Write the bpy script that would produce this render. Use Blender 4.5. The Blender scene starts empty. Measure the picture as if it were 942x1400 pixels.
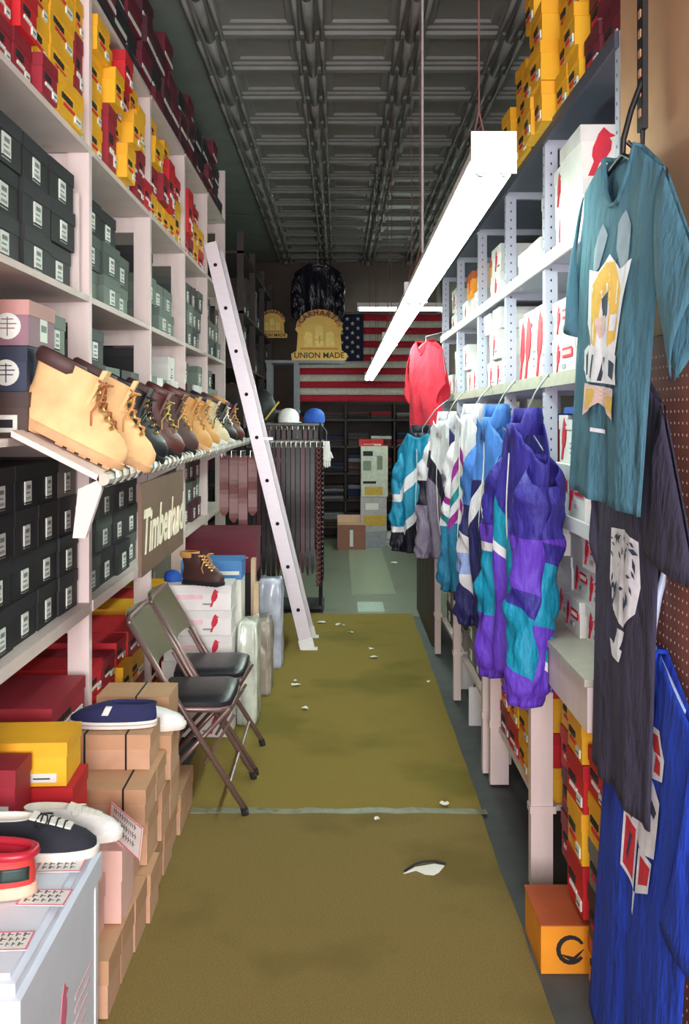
import bpy, bmesh, math, random
from mathutils import Vector, Matrix, noise as mnoise
R = random.Random(11)
SC = bpy.context.scene
COL = SC.collection
PI = math.pi

# ------------------------------------------------------------------ camera, world, big light, exposure
cam_d = bpy.data.cameras.new('camera'); cam = bpy.data.objects.new('camera', cam_d); COL.objects.link(cam)
cam.location = (0, 0, 1.6); cam.rotation_euler = (PI/2, 0, 0)
cam_d.sensor_fit = 'VERTICAL'; cam_d.sensor_height = 36.0; cam_d.sensor_width = 24.2; cam_d.lens = 35.0
cam_d.shift_x = 8/1400; cam_d.shift_y = -130/1400
cam_d.clip_end = 100
SC.camera = cam
w = bpy.data.worlds.new('world'); SC.world = w; w.use_nodes = True
w.node_tree.nodes['Background'].inputs[0].default_value = (0.75, 0.85, 1.0, 1)
w.node_tree.nodes['Background'].inputs[1].default_value = 0.35
SC.view_settings.view_transform = 'Standard'; SC.view_settings.look = 'None'
SC.view_settings.gamma = 1.0; SC.view_settings.use_curve_mapping = False
SC.view_settings.exposure = 0.45
# unseen fill lamp added behind the camera, brightening the foreground like a flash
la = bpy.data.lights.new('added_front_fill', 'AREA'); la.shape = 'RECTANGLE'; la.size = 2.4; la.size_y = 2.2
la.energy = 300; la.color = (1.0, 0.93, 0.93)
lo = bpy.data.objects.new('added_front_fill', la); COL.objects.link(lo)
lo.location = (0.25, -2.6, 1.75); lo.rotation_euler = (PI/2, 0, 0)
TUBE_EMIT = 22.0

# ------------------------------------------------------------------ colour + materials
def lin(c):
    return tuple((v/12.92 if v <= .04045 else ((v+.055)/1.055)**2.4) for v in (x/255 for x in c))
MATS = {}
def mat(name, rgb, rough=.6, metal=0, noise=.12, scale=30, bump=0, stretch=None, emit=0, spec=.5, wear=None):
    if name in MATS: return MATS[name]
    m = bpy.data.materials.new(name); m.use_nodes = True; MATS[name] = m
    nt = m.node_tree; b = nt.nodes['Principled BSDF']
    c = lin(rgb)
    b.inputs['Roughness'].default_value = rough; b.inputs['Metallic'].default_value = metal
    b.inputs['Specular IOR Level'].default_value = spec
    if emit:
        b.inputs['Emission Color'].default_value = (*c, 1); b.inputs['Emission Strength'].default_value = emit
        b.inputs['Base Color'].default_value = (*c, 1); return m
    tc = nt.nodes.new('ShaderNodeTexCoord'); mp = nt.nodes.new('ShaderNodeMapping')
    nt.links.new(tc.outputs['Object'], mp.inputs['Vector'])
    if stretch: mp.inputs['Scale'].default_value = stretch
    n = nt.nodes.new('ShaderNodeTexNoise'); n.inputs['Scale'].default_value = scale; n.inputs['Detail'].default_value = 5
    nt.links.new(mp.outputs['Vector'], n.inputs['Vector'])
    cr = nt.nodes.new('ShaderNodeValToRGB')
    cr.color_ramp.elements[0].position = .3; cr.color_ramp.elements[1].position = .7
    cr.color_ramp.elements[0].color = (*[v*(1-noise) for v in c], 1)
    cr.color_ramp.elements[1].color = (*[min(1, v*(1+noise)) for v in c], 1)
    nt.links.new(n.outputs['Fac'], cr.inputs['Fac'])
    out = cr.outputs['Color']
    if wear:
        n2 = nt.nodes.new('ShaderNodeTexNoise'); n2.inputs['Scale'].default_value = wear[1]; n2.inputs['Detail'].default_value = 6
        nt.links.new(tc.outputs['Object'], n2.inputs['Vector'])
        c2 = nt.nodes.new('ShaderNodeValToRGB'); c2.color_ramp.elements[0].position = wear[2]; c2.color_ramp.elements[1].position = wear[2]+.12
        mx = nt.nodes.new('ShaderNodeMix'); mx.data_type = 'RGBA'
        nt.links.new(n2.outputs['Fac'], c2.inputs['Fac']); nt.links.new(c2.outputs['Color'], mx.inputs['Factor'])
        nt.links.new(out, mx.inputs['A']); mx.inputs['B'].default_value = (*lin(wear[0]), 1)
        out = mx.outputs['Result']
    nt.links.new(out, b.inputs['Base Color'])
    if bump:
        bp = nt.nodes.new('ShaderNodeBump'); bp.inputs['Strength'].default_value = bump; bp.inputs['Distance'].default_value = .004
        nt.links.new(n.outputs['Fac'], bp.inputs['Height']); nt.links.new(bp.outputs['Normal'], b.inputs['Normal'])
    return m

def blockmat(name, base, bands, rough=.45, sheen=0.2):
    """woven fabric with colour blocks sewn in: each band is (a,b,lo,hi,colour) on a*u+b*v, optional second test"""
    if name in MATS: return MATS[name]
    m = bpy.data.materials.new(name); m.use_nodes = True; MATS[name] = m
    nt = m.node_tree; bs = nt.nodes['Principled BSDF']; bs.inputs['Roughness'].default_value = rough
    uv = nt.nodes.new('ShaderNodeUVMap'); uv.uv_map = 'UVMap'
    sp = nt.nodes.new('ShaderNodeSeparateXYZ'); nt.links.new(uv.outputs['UV'], sp.inputs[0])
    def M(op, a, b):
        n = nt.nodes.new('ShaderNodeMath'); n.operation = op
        for k, v in enumerate((a, b)):
            if isinstance(v, (int, float)): n.inputs[k].default_value = v
            else: nt.links.new(v, n.inputs[k])
        return n.outputs[0]
    U, V = sp.outputs[0], sp.outputs[1]
    def lind(a, b, au=False):
        u = M('ABSOLUTE', U, 0) if au else U
        return M('ADD', M('MULTIPLY', u, a), M('MULTIPLY', V, b))
    cur = None
    prev = (*lin(base), 1)
    for t in bands:
        tests, colr = t[:-1], t[-1]
        fac = None
        for (a, b, lo_, hi_, au) in tests:
            d = lind(a, b, au)
            f = M('MULTIPLY', M('GREATER_THAN', d, lo_), M('LESS_THAN', d, hi_))
            fac = f if fac is None else M('MULTIPLY', fac, f)
        mx = nt.nodes.new('ShaderNodeMix'); mx.data_type = 'RGBA'
        nt.links.new(fac, mx.inputs['Factor'])
        if cur is None: mx.inputs['A'].default_value = prev
        else: nt.links.new(cur, mx.inputs['A'])
        mx.inputs['B'].default_value = (*lin(colr), 1)
        cur = mx.outputs['Result']
    if cur is None: bs.inputs['Base Color'].default_value = prev
    else: nt.links.new(cur, bs.inputs['Base Color'])
    n = nt.nodes.new('ShaderNodeTexNoise'); n.inputs['Scale'].default_value = 22; n.inputs['Detail'].default_value = 4
    tc = nt.nodes.new('ShaderNodeTexCoord'); mp = nt.nodes.new('ShaderNodeMapping'); mp.inputs['Scale'].default_value = (1, 1, .35)
    nt.links.new(tc.outputs['Object'], mp.inputs[0]); nt.links.new(mp.outputs[0], n.inputs['Vector'])
    bp = nt.nodes.new('ShaderNodeBump'); bp.inputs['Strength'].default_value = .8; bp.inputs['Distance'].default_value = .03
    nt.links.new(n.outputs['Fac'], bp.inputs['Height']); nt.links.new(bp.outputs['Normal'], bs.inputs['Normal'])
    return m

M = dict(
 wood=mat('cream_painted_wood', (226,208,205), .55, noise=.05, scale=6, stretch=(4,4,.6), wear=((196,176,170), 3, .62)),
 shelfw=mat('cream_painted_board', (214,197,192), .6, noise=.06, scale=8, wear=((186,168,160), 4, .62)),
 metal=mat('grey_painted_steel', (186,188,206), .45, .1, noise=.04, scale=12),
 lip=mat('putty_painted_steel', (192,186,172), .5, .1, noise=.08, scale=20, wear=((160,152,140), 8, .6)),
 darkmetal=mat('dark_grey_steel', (74,80,96), .5, .1, noise=.08, scale=12),
 holes=mat('slot_shadow_black', (22,22,26), .9),
 carpet=mat('olive_brown_carpet', (131,111,67), .95, noise=.28, scale=220, bump=.6, wear=((116,99,58), 1.6, .52), spec=.1),
 carpet2=mat('olive_brown_carpet_far', (142,121,64), .95, noise=.28, scale=220, bump=.6, wear=((122,107,54), 1.3, .52), spec=.1),
 floor=mat('grey_concrete', (78,80,82), .7, noise=.15, scale=9, wear=((60,62,66), 2, .55)),
 lino=mat('green_cast_floor_grey', (122,126,110), .35, noise=.08, scale=5, wear=((108,112,96), 1.5, .55)),  # far floor grey with the green cast of the tubes put in
 tin=mat('grey_pressed_tin', (124,124,122), .45, .0, noise=.08, scale=7, wear=((110,110,108), 3, .6)),
 plain=mat('dull_green_grey_plaster', (112,118,114), .9, noise=.08, scale=5),
 wallp=mat('faded_cream_wall', (150,140,130), .9, noise=.06, scale=4),
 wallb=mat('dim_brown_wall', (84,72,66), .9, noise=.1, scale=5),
 white=mat('white_enamel', (240,240,240), .4, noise=.02),
 tube=mat('lit_fluorescent_tube', (232,255,242), .4, emit=TUBE_EMIT),
 wire=mat('zinc_wire', (150,150,152), .4, .7),
 pipe=mat('white_conduit', (190,190,188), .5),
 alu=mat('dull_aluminium', (214,206,214), .42, .35, noise=.05, scale=14, stretch=(1,1,8)),
 black=mat('black_plastic', (22,22,26), .45, noise=.1),
 rubber=mat('black_rubber', (26,24,24), .8),
 chrome=mat('nickel_plate', (205,203,200), .25, .85),
 brass=mat('brass', (190,160,90), .35, .8),
 tan=mat('tan_hardboard', (186,142,108), .8, noise=.07, scale=9),
 peg=mat('red_brown_pegboard', (146,92,80), .75, noise=.07, scale=12),
 pegh=mat('pegboard_hole_rim', (206,160,150), .8),
 kraft=mat('kraft_cardboard', (206,164,134), .8, noise=.06, scale=10, wear=((190,148,118), 5, .6)),
 kraftd=mat('kraft_cardboard_lid', (196,152,118), .8, noise=.06, scale=10),
 kraftpk=mat('pink_lit_cardboard', (226,186,176), .8, noise=.05, scale=10),  # lit copy of kraft: pinkish light put into the cardboard colour
 string=mat('black_string', (20,18,18), .8),
 paper=mat('white_paper', (236,232,224), .8, noise=.03),
 ink=mat('black_ink', (28,26,30), .7),
 redink=mat('red_ink', (206,30,58), .6),
 pinkink=mat('pink_ink', (226,120,150), .7),
 stick=mat('white_sticker', (226,230,224), .6, noise=.03),
 tape=mat('grey_duct_tape', (128,130,112), .5, noise=.15, scale=30, wear=((96,92,66), 10, .55)),
 khaki=mat('khaki_enamel_steel', (104,96,72), .45, .1, noise=.06),
 brownst=mat('brown_enamel_tube', (136,110,106), .32, .45, noise=.06),
 vinyl=mat('black_vinyl', (34,34,40), .38, noise=.15, scale=12),
)
BOX = dict(  # body, lid; black lid is lighter, reflected light put into its colour
 black=((19,22,26), (30,32,38)), green=((66,76,72), (76,88,82)), greenlit=((112,126,116), (98,112,104)),  # both greens: grey card with the tubes' green light put into the colour
 red=((206,26,36), (188,20,34)), yellow=((240,180,30), (238,172,24)), maroon=((112,26,48), (98,22,42)),
 wine=((78,30,44), (70,26,38)), white=((234,230,228), (226,222,222)), orange=((236,150,28), (182,84,40)),
 grey=((126,122,118), (116,112,110)), navy=((48,56,80), (40,48,70)), purple=((140,104,118), (190,140,136)),
 darkbrown=((72,52,48), (64,46,44)), crimson=((152,26,46), (140,20,40)), dusk=((34,33,38), (40,40,46)))
def bm_(c, k):
    return mat(f'{c}_card_{"lid" if k else "body"}', BOX[c][k], .6, noise=.08, scale=8, wear=(tuple(min(255, int(v*1.12+6)) for v in BOX[c][k]), 6, .66))

# ------------------------------------------------------------------ mesh helpers
class MB:
    def __init__(s): s.v = []; s.f = []; s.m = []; s.uv = None
    def box(s, x0, x1, y0, y1, z0, z1, mi=0):
        b = len(s.v)
        s.v += [(x0,y0,z0),(x1,y0,z0),(x1,y1,z0),(x0,y1,z0),(x0,y0,z1),(x1,y0,z1),(x1,y1,z1),(x0,y1,z1)]
        for q in ((3,2,1,0),(4,5,6,7),(0,1,5,4),(1,2,6,5),(2,3,7,6),(3,0,4,7)): s.f.append(tuple(b+i for i in q)); s.m.append(mi)
        return s
    def tube(s, pts, r, n=8, mi=0, cap=True):
        pts = [Vector(p) for p in pts]; rings = []
        rr = r if isinstance(r, (list, tuple)) else [r]*len(pts)
        up = None
        for i, p in enumerate(pts):
            d = (pts[min(i+1, len(pts)-1)] - pts[max(i-1, 0)]).normalized()
            if up is None:
                up = Vector((0,0,1)) if abs(d.z) < .9 else Vector((1,0,0))
            a = d.cross(up).normalized(); b = a.cross(d).normalized(); up = b
            base = len(s.v)
            for k in range(n):
                t = 2*PI*k/n; s.v.append(tuple(p + (a*math.cos(t) + b*math.sin(t))*rr[i]))
            rings.append(base)
        for i in range(len(rings)-1):
            for k in range(n):
                s.f.append((rings[i]+k, rings[i]+(k+1)%n, rings[i+1]+(k+1)%n, rings[i+1]+k)); s.m.append(mi)
        if cap:
            s.f.append(tuple(rings[0]+k for k in range(n))[::-1]); s.m.append(mi)
            s.f.append(tuple(rings[-1]+k for k in range(n))); s.m.append(mi)
        return s
    def loft(s, rings, mi=0, capa=True, capb=True):
        n = len(rings[0]); bs = []
        for r in rings: bs.append(len(s.v)); s.v += [tuple(p) for p in r]
        for i in range(len(bs)-1):
            for k in range(n):
                s.f.append((bs[i]+k, bs[i]+(k+1)%n, bs[i+1]+(k+1)%n, bs[i+1]+k)); s.m.append(mi)
        if capa: s.f.append(tuple(bs[0]+k for k in range(n))[::-1]); s.m.append(mi)
        if capb: s.f.append(tuple(bs[-1]+k for k in range(n))); s.m.append(mi)
        return s
    def prism(s, poly, axis, a, b, mi=0):
        """poly of 2-D points, extruded along axis 0/1/2 from a to b"""
        def P(p, t):
            if axis == 0: return (t, p[0], p[1])
            if axis == 1: return (p[0], t, p[1])
            return (p[0], p[1], t)
        n = len(poly); o = len(s.v)
        s.v += [P(p, a) for p in poly] + [P(p, b) for p in poly]
        s.f.append(tuple(range(o, o+n))[::-1]); s.m.append(mi)
        s.f.append(tuple(range(o+n, o+2*n))); s.m.append(mi)
        for k in range(n): s.f.append((o+k, o+(k+1)%n, o+n+(k+1)%n, o+n+k)); s.m.append(mi)
        return s
    def mesh(s, name, mats, smooth=False):
        me = bpy.data.meshes.new(name); me.from_pydata(s.v, [], s.f)
        for m in (mats if isinstance(mats, (list, tuple)) else [mats]): me.materials.append(m)
        me.polygons.foreach_set('material_index', s.m)
        if smooth: me.polygons.foreach_set('use_smooth', [True]*len(me.polygons))
        bm = bmesh.new(); bm.from_mesh(me); bmesh.ops.recalc_face_normals(bm, faces=bm.faces); bm.to_mesh(me); bm.free()
        me.update(); return me
    def obj(s, name, mats, parent=None, smooth=False, **kw):
        return obj(name, s.mesh(name, mats, smooth), parent, **kw)
def obj(name, me, parent=None, loc=None, rot=None):
    o = bpy.data.objects.new(name, me); COL.objects.link(o); o.parent = parent
    if loc is not None: o.location = loc
    if rot is not None: o.rotation_euler = rot if isinstance(rot, (tuple, list)) else (0, 0, rot)
    return o
def tag(o, label, cat, group=None):
    o['label'] = label; o['category'] = cat
    if group: o['group'] = group
    return o
def thing(name, label, cat, loc=(0,0,0), rot=0, group=None):
    o = obj(name, None, None, loc, rot); o.empty_display_size = .1
    return tag(o, label, cat, group)
def struct(o): o['kind'] = 'structure'; return o
def smooth_by_angle(o, ang=.7):
    me = o.data; me.polygons.foreach_set('use_smooth', [True]*len(me.polygons))
    try: me.set_sharp_from_angle(angle=ang)
    except Exception: pass
    return o
def text_geo(s, size, shear=0, bold=0):
    cu = bpy.data.curves.new('t', 'FONT'); cu.body = s; cu.size = size; cu.align_x = 'CENTER'; cu.align_y = 'CENTER'; cu.shear = shear
    cu.offset = bold; cu.resolution_u = 3
    o = bpy.data.objects.new('t', cu); COL.objects.link(o)
    dg = bpy.context.evaluated_depsgraph_get(); me = bpy.data.meshes.new_from_object(o.evaluated_get(dg))
    vs = [tuple(v.co) for v in me.vertices]; fs = [tuple(p.vertices) for p in me.polygons]
    bpy.data.objects.remove(o); bpy.data.curves.remove(cu); bpy.data.meshes.remove(me)
    return vs, fs
def text_into(mb, s, size, fn, mi=0, shear=0, bold=0):
    vs, fs = text_geo(s, size, shear, bold); b = len(mb.v)
    mb.v += [fn(v[0], v[1]) for v in vs]
    for f in fs: mb.f.append(tuple(b+i for i in f)); mb.m.append(mi)

# red songbird mark printed on the white boxes, unit height, (x,z)
BIRD = [(.05,.5),(-.06,.36),(-.10,.25),(-.17,.08),(-.19,-.08),(-.15,-.2),(-.27,-.5),(-.14,-.5),(-.03,-.23),(.09,-.15),(.20,.03),(.22,.2),(.17,.28),(.31,.32),(.18,.38),(.14,.42)]

# ------------------------------------------------------------------ shoe boxes (front faces local -y, origin bottom centre)
_bc = {}
def box_meshes(w_, d, h, c, style):
    key = (round(w_,3), round(d,3), round(h,3), c, style)
    if key in _bc: return _bc[key]
    lh = min(.05, h*.33); g = .003
    body = MB().box(-w_/2+g, w_/2-g, -d/2+g, d/2-g, 0, h-.002).mesh('body', bm_(c, 0))
    lid = MB()
    a, b_ = w_/2, d/2
    lid.box(-a, a, -b_, -b_+.003, h-lh, h); lid.box(-a, a, b_-.003, b_, h-lh, h)
    lid.box(-a, -a+.003, -b_+.003, b_-.003, h-lh, h); lid.box(a-.003, a, -b_+.003, b_-.003, h-lh, h)
    lid.box(-a+.003, a-.003, -b_+.003, b_-.003, h-.0025, h)
    lid = lid.mesh('lid', bm_(c, 1))
    pr = None; f = -d/2
    s = MB()
    def rect(x0, x1, z0, z1, mi, k=1): s.box(x0, x1, f-.0008*k, f+.0034, z0, z1, mi)
    if style == 'sticker':
        sw, sh = w_*.26, h*.52
        rect(-sw/2, sw/2, h*.1, h*.1+sh, 0)
        rect(-sw*.5, sw*.5, h*.1+sh*.02, h*.1+sh*.10, 1, 2)
        for q in range(4): rect(-sw*.36+q*sw*.19, -sw*.25+q*sw*.19, h*.1+sh*.20, h*.1+sh*.32, 2, 2)
        rect(-sw*.36, sw*.2, h*.1+sh*.46, h*.1+sh*.52, 2, 2); rect(-sw*.3, sw*.3, h*.1+sh*.66, h*.1+sh*.84, 2, 2)
        pr = ('sticker', s, [M['stick'], M['ink'], mat('grey_label_ink', (128,132,130), .7)])
    elif style == 'stickerwide':
        rect(w_*.08, w_*.4, h*.12, h*.5, 0); rect(w_*.12, w_*.36, h*.22, h*.4, 1, 2)
        rect(-w_*.4, -w_*.05, h*.25, h*.34, 0)
        pr = ('sticker', s, [M['stick'], M['ink']])
    elif style == 'lettered':      # dark word, red word, white size sticker
        for q in range(5): rect(w_*(-.36+q*.085), w_*(-.30+q*.085), h*.42, h*.56, 1)
        for q in range(6): rect(w_*(-.30+q*.075), w_*(-.25+q*.075), h*.26, h*.34, 2)
        rect(w_*.14, w_*.40, h*.10, h*.30, 0, 2); rect(w_*.18, w_*.34, h*.17, h*.20, 1, 3)
        pr = ('print', s, [M['stick'], M['ink'], M['redink'] if c not in ('red', 'crimson') else M['stick']])
    elif style == 'strip':
        rect(-w_*.46, w_*.46, h*.05, h*.2, 0); pr = ('sticker', s, [M['stick'], M['ink']])
    elif style in ('bird', 'birdbar'):
        k = h*.8
        cx = -w_*.22 if style == 'birdbar' else 0
        s.prism([(cx+p[0]*k, h*.5+p[1]*k*.95) for p in BIRD], 1, f-.0008, f+.0034, 0)
        if style == 'birdbar':
            rect(-w_*.02, w_*.42, h*.46, h*.72, 0)
            for q in range(6): rect(w_*(.02+q*.062), w_*(.05+q*.062), h*.53, h*.65, 1, 2)
            rect(-w_*.05, w_*.1, h*.2, h*.3, 2)
        else: rect(w_*.12, w_*.32, h*.22, h*.28, 2)
        pr = ('print', s, [M['redink'], M['paper'], mat('grey_ink', (150,150,156), .7)])
    elif style == 'bigbird':
        k = h*.9
        s.prism([(-w_*.18+p[0]*k*1.0, h*.5+p[1]*k) for p in BIRD], 1, f-.0008, f+.0034, 0)
        for q in range(3): rect(w_*.2, w_*(.3+.04*q), h*(.2+.1*q), h*(.23+.1*q), 1)
        pr = ('print', s, [M['redink'], mat('grey_ink', (150,150,156), .7)])
    elif style == 'arrow':         # small red bird and faint pink word on the long side
        k = h*.72; cx = w_*.25
        s.prism([(cx+p[0]*k*.9, h*.5+p[1]*k) for p in BIRD], 1, f-.0008, f+.0034, 0)
        rect(-w_*.3, w_*.08, h*.45, h*.62, 1); rect(w_*.08, w_*.2, h*.22, h*.28, 2)
        pr = ('print', s, [M['redink'], mat('faded_pink_ink', (240,196,206), .7), mat('grey_ink', (150,150,156), .7)])
    elif style == 'tree':          # round white tree emblem
        ex_ = w_*.30
        pts = [(ex_+math.cos(t*PI/10)*h*.29, h*.42+math.sin(t*PI/10)*h*.29) for t in range(20)]
        s.prism(pts, 1, f-.0008, f+.0034, 0)
        for q, ww_ in enumerate((.16, .20, .13)): rect(ex_-h*ww_, ex_+h*ww_, h*(.36+q*.10), h*(.385+q*.10), 1, 2)
        rect(ex_-h*.012, ex_+h*.012, h*.2, h*.62, 1, 2)
        pr = ('emblem', s, [M['stick'], bm_(c, 0)])
    elif style == 'swirl':
        cx, cz, r = -w_*.16, h*.5, h*.3
        pts = []
        for q in range(15):
            t = .5+q*(5.2/14); pts.append((cx+math.cos(t)*r, cz+math.sin(t)*r))
        for q in range(15):
            t = .5+(14-q)*(5.2/14); rr = r*(.8-.1*math.sin(q/14*PI)); pts.append((cx+math.cos(t)*rr, cz+math.sin(t)*rr))
        s.prism(pts, 1, f-.0008, f+.0034, 0)
        s.prism([(cx-r*.7,cz-r*.3),(cx+r*.2,cz-r*.85),(cx+r*.9,cz+r*.05),(cx+r*.2,cz-r*.5)], 1, f-.0009, f+.0034, 0)
        rect(w_*.04, w_*.40, h*.58, h*.68, 0)
        text_into(s, 'SU', h*.36, lambda x, y: (w_*.16+x, f-.0010, h*.34+y), 1, 0, .001)
        pr = ('print', s, [M['ink'], M['redink']])
    if pr: pr = (pr[0], pr[1].mesh(pr[0], pr[2]))
    _bc[key] = (body, lid, pr); return _bc[key]
def shoe_box(label, c, x, y, z, w_, d, h, th, style=None, group=None, name='shoe_box', lidded=True, tilt=None):
    b, l, p = box_meshes(w_, d, h, c, style)
    if name == 'shoe_box' and c in ('black','green','greenlit','dusk','darkbrown','grey'):
        name = 'boot_box'; label = label.replace('shoe box', 'boot box')
    t = thing(name, label, 'box', (x, y, z), th if tilt is None else (tilt[0], tilt[1], th), group)
    o = obj('body', b, t)
    if lidded: obj('lid', l, t)
    if p: obj(p[0], p[1], o)
    return t
RL, RR = PI/2, -PI/2     # facing +X (left shelves), facing -X (right shelves)
def bay_name(y, side):
    k = 0
    for k, e in enumerate((3.6, 4.8, 5.87, 6.88, 99)):
        if y < e: break
    return ('first', 'second', 'third', 'fourth', 'fifth')[k] + ' bay'
ROWN = ['bottom', 'second', 'third', 'fourth', 'fifth', 'sixth', 'seventh']
CN = dict(black='black', green='green-lit dark grey', greenlit='green-lit pale grey', red='bright red', yellow='yellow', maroon='maroon', wine='wine red', white='white', orange='orange', grey='grey', navy='navy', purple='dusty purple', darkbrown='dark brown', crimson='crimson', dusk='charcoal')

# ================================================================== SETTING
fl = struct(MB().box(-1.5, 1.4, -3, 14.3, -.12, -.012).obj('floor', M['floor']))
MB().box(-1.5, 1.4, 8.0, 14.2, -.012, -.004).obj('far_floor_area', M['lino'], fl)
wl = struct(MB().box(-1.56, -1.5, -3, 14.3, -.12, 3.85).obj('wall_left', M['wallp']))
wr = struct(MB().box(1.4, 1.46, -3, 14.3, -.12, 3.85).obj('wall_right', M['wallp']))
wb = struct(MB().box(-1.5, 1.4, 14.2, 14.3, -.012, 3.8).obj('wall_back', M['wallb']))
CEIL = 3.8; TS = .575
cl = struct(MB().box(-1.5, 1.4, -3, 14.3, CEIL+.04, CEIL+.1).obj('ceiling', M['plain']))
prof = [(0,-.014),(.03,-.014),(.04,.004),(.075,.004),(.085,.018),(.125,.018),(.135,.034),(.2875,.034)]
rings = []
tl = MB()
for o_, z in prof[:-1]:
    a = TS/2-o_; rings.append([(-a,-a,z),(a,-a,z),(a,a,z),(-a,a,z)])
tl.loft(rings, 0, False, True); tile_me = tl.mesh('tile', M['tin'])
rib = MB()
rib.loft([[(math.cos(PI+PI*k/6)*.03, -TS/2, math.sin(PI+PI*k/6)*.035-.01) for k in range(7)], [(math.cos(PI+PI*k/6)*.03, TS/2, math.sin(PI+PI*k/6)*.035-.01) for k in range(7)]])
rib.loft([[(-.07+math.cos(PI+PI*k/4)*.014, -TS/2, math.sin(PI+PI*k/4)*.02-.012) for k in range(5)], [(-.07+math.cos(PI+PI*k/4)*.014, TS/2, math.sin(PI+PI*k/4)*.02-.012) for k in range(5)]])
rib.loft([[(.07+math.cos(PI+PI*k/4)*.014, -TS/2, math.sin(PI+PI*k/4)*.02-.012) for k in range(5)], [(.07+math.cos(PI+PI*k/4)*.014, TS/2, math.sin(PI+PI*k/4)*.02-.012) for k in range(5)]])
rib_me = rib.mesh('rib', M['tin'], True)
X0 = -.74
for i in range(4):
    for j in range(24):
        cx, cy = X0+TS*(i+.5), .55+TS*(j+.5)
        if cx+TS/2 > 1.58: continue
        obj('tile', tile_me, cl, (cx, cy, CEIL))
for i in range(4):
    for j in range(24): obj('rib', rib_me, cl, (X0+TS*i, .55+TS*(j+.5), CEIL-.012))
for j in range(24):
    MB().box(-1.5, X0-.075, .56+TS*2*j, .55+TS*2*(j+1), CEIL+.005, CEIL+.04).obj('panel', M['plain'], cl) if j < 12 else None
struct(MB().tube([(X0-.03, -3, CEIL-.0), (X0-.03, 14.2, CEIL-.0)], .04, 10).obj('trim_1', M['tin']))

# carpet runners, tape, floor patch
CARP = .0
def runner(label, y0, y1, xl0, xl1, xr0, xr1, m):
    b = MB(); n = 24; pts_l = []; pts_r = []
    for k in range(n+1):
        t = k/n; y = y0+(y1-y0)*t
        pts_l.append((xl0+(xl1-xl0)*t+R.uniform(-.004,.004), y)); pts_r.append((xr0+(xr1-xr0)*t+R.uniform(-.004,.004), y))
    b.prism(pts_l+pts_r[::-1], 2, -.012, 0, 0)
    return tag(b.obj('carpet_runner', m), label, 'carpet')
runner('worn olive brown carpet runner nearest the shop front, ending at the taped seam', .4, 4.035, -.72, -.66, .565, .575, M['carpet'])
runner('olive brown carpet runner between the taped seam and the far floor', 4.045, 8.1, -.70, -.62, .585, .6, M['carpet2'])
b = MB()
tp = []
for k in range(21): tp.append((-.60+1.2*k/20, 4.015+R.uniform(-.006,.006)))
tq = [(x, y+.05+R.uniform(-.008,.008)) for x, y in tp]
b.prism(tp+tq[::-1], 2, .0005, .003)
tag(b.obj('seam_tape', M['tape']), 'scuffed grey tape strip covering the seam across the carpet', 'tape')
tag(MB().box(.16, .38, 8.2, 8.62, -.004, -.001).obj('floor_patch', mat('pale_floor_patch', (176,190,180), .5)), 'pale rectangular patch on the grey far floor', 'patch')
tag(MB().box(.12, .52, 9.0, 12.2, -.004, -.0015).obj('floor_patch', mat('light_floor_patch', (146,156,134), .3)), 'long lighter strip along the grey far floor', 'patch')

def scrap(px, py, w_, h_, label, mi='paper', yaw=0):
    Y = 1361*1.6/(py-570); X = (px-463)*Y/1361
    n = 9; b = MB(); top = []
    for k in range(n):
        t = 2*PI*k/n; rr = R.uniform(.6, 1.1)
        top.append((math.cos(t)*w_/2*rr, math.sin(t)*h_/2*rr, .002+R.uniform(0, .012)))
    c = len(b.v); b.v += top+[(0, 0, .004)]
    for k in range(n): b.f.append((k, (k+1) % n, n)); b.m.append(0)
    o = b.obj('paper_scrap', M[mi], None, loc=(X, Y, .001), rot=yaw)
    md = o.modifiers.new('thick', 'SOLIDIFY'); md.thickness = .001; md.offset = 1
    tag(o, label, 'paper', 'litter on the carpet')
SL = 'small torn white paper scrap lying on the far carpet runner'
scrap(516, 1122, .03, .025, 'small white paper scrap beside the taped carpet seam')
scrap(608, 1102, .045, .05, 'crumpled paper twist standing on the taped seam'); 
for px, py, w_ in ((405,938,.06),(404,932,.03),(417,970,.05),(345,940,.06),(480,865,.06),(508,888,.05),(511,900,.06),(586,933,.025),(440,852,.08),(462,855,.05),(470,856,.03),(425,853,.04)):
    scrap(px, py, w_, w_*.9, SL)
scrap(540, 770, .09, .16, 'white paper scrap lying on the grey far floor')
# large torn scrap with a dark lifted edge
Y = 1361*1.6/(1190-570)
tornp = [(-.075,-.03),(-.03,-.005),(.0,-.035),(.03,-.04),(.05,-.02),(.075,.03),(.04,.045),(0,.03),(-.03,.02)]
t_ = thing('torn_paper', 'large torn white paper scrap with curled dark edge near the seam', 'paper', ((580-463)*Y/1361, Y, .001))
b = MB(); b.prism(tornp, 2, .0, .003); b.obj('sheet', M['paper'], t_)
b = MB(); b.tube([(-.07,-.02,.006),(-.03,.03,.008),(0,.04,.012),(.04,.052,.009),(.08,.035,.006)], .004, 6); b.obj('curled_edge', M['ink'], t_)

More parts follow.
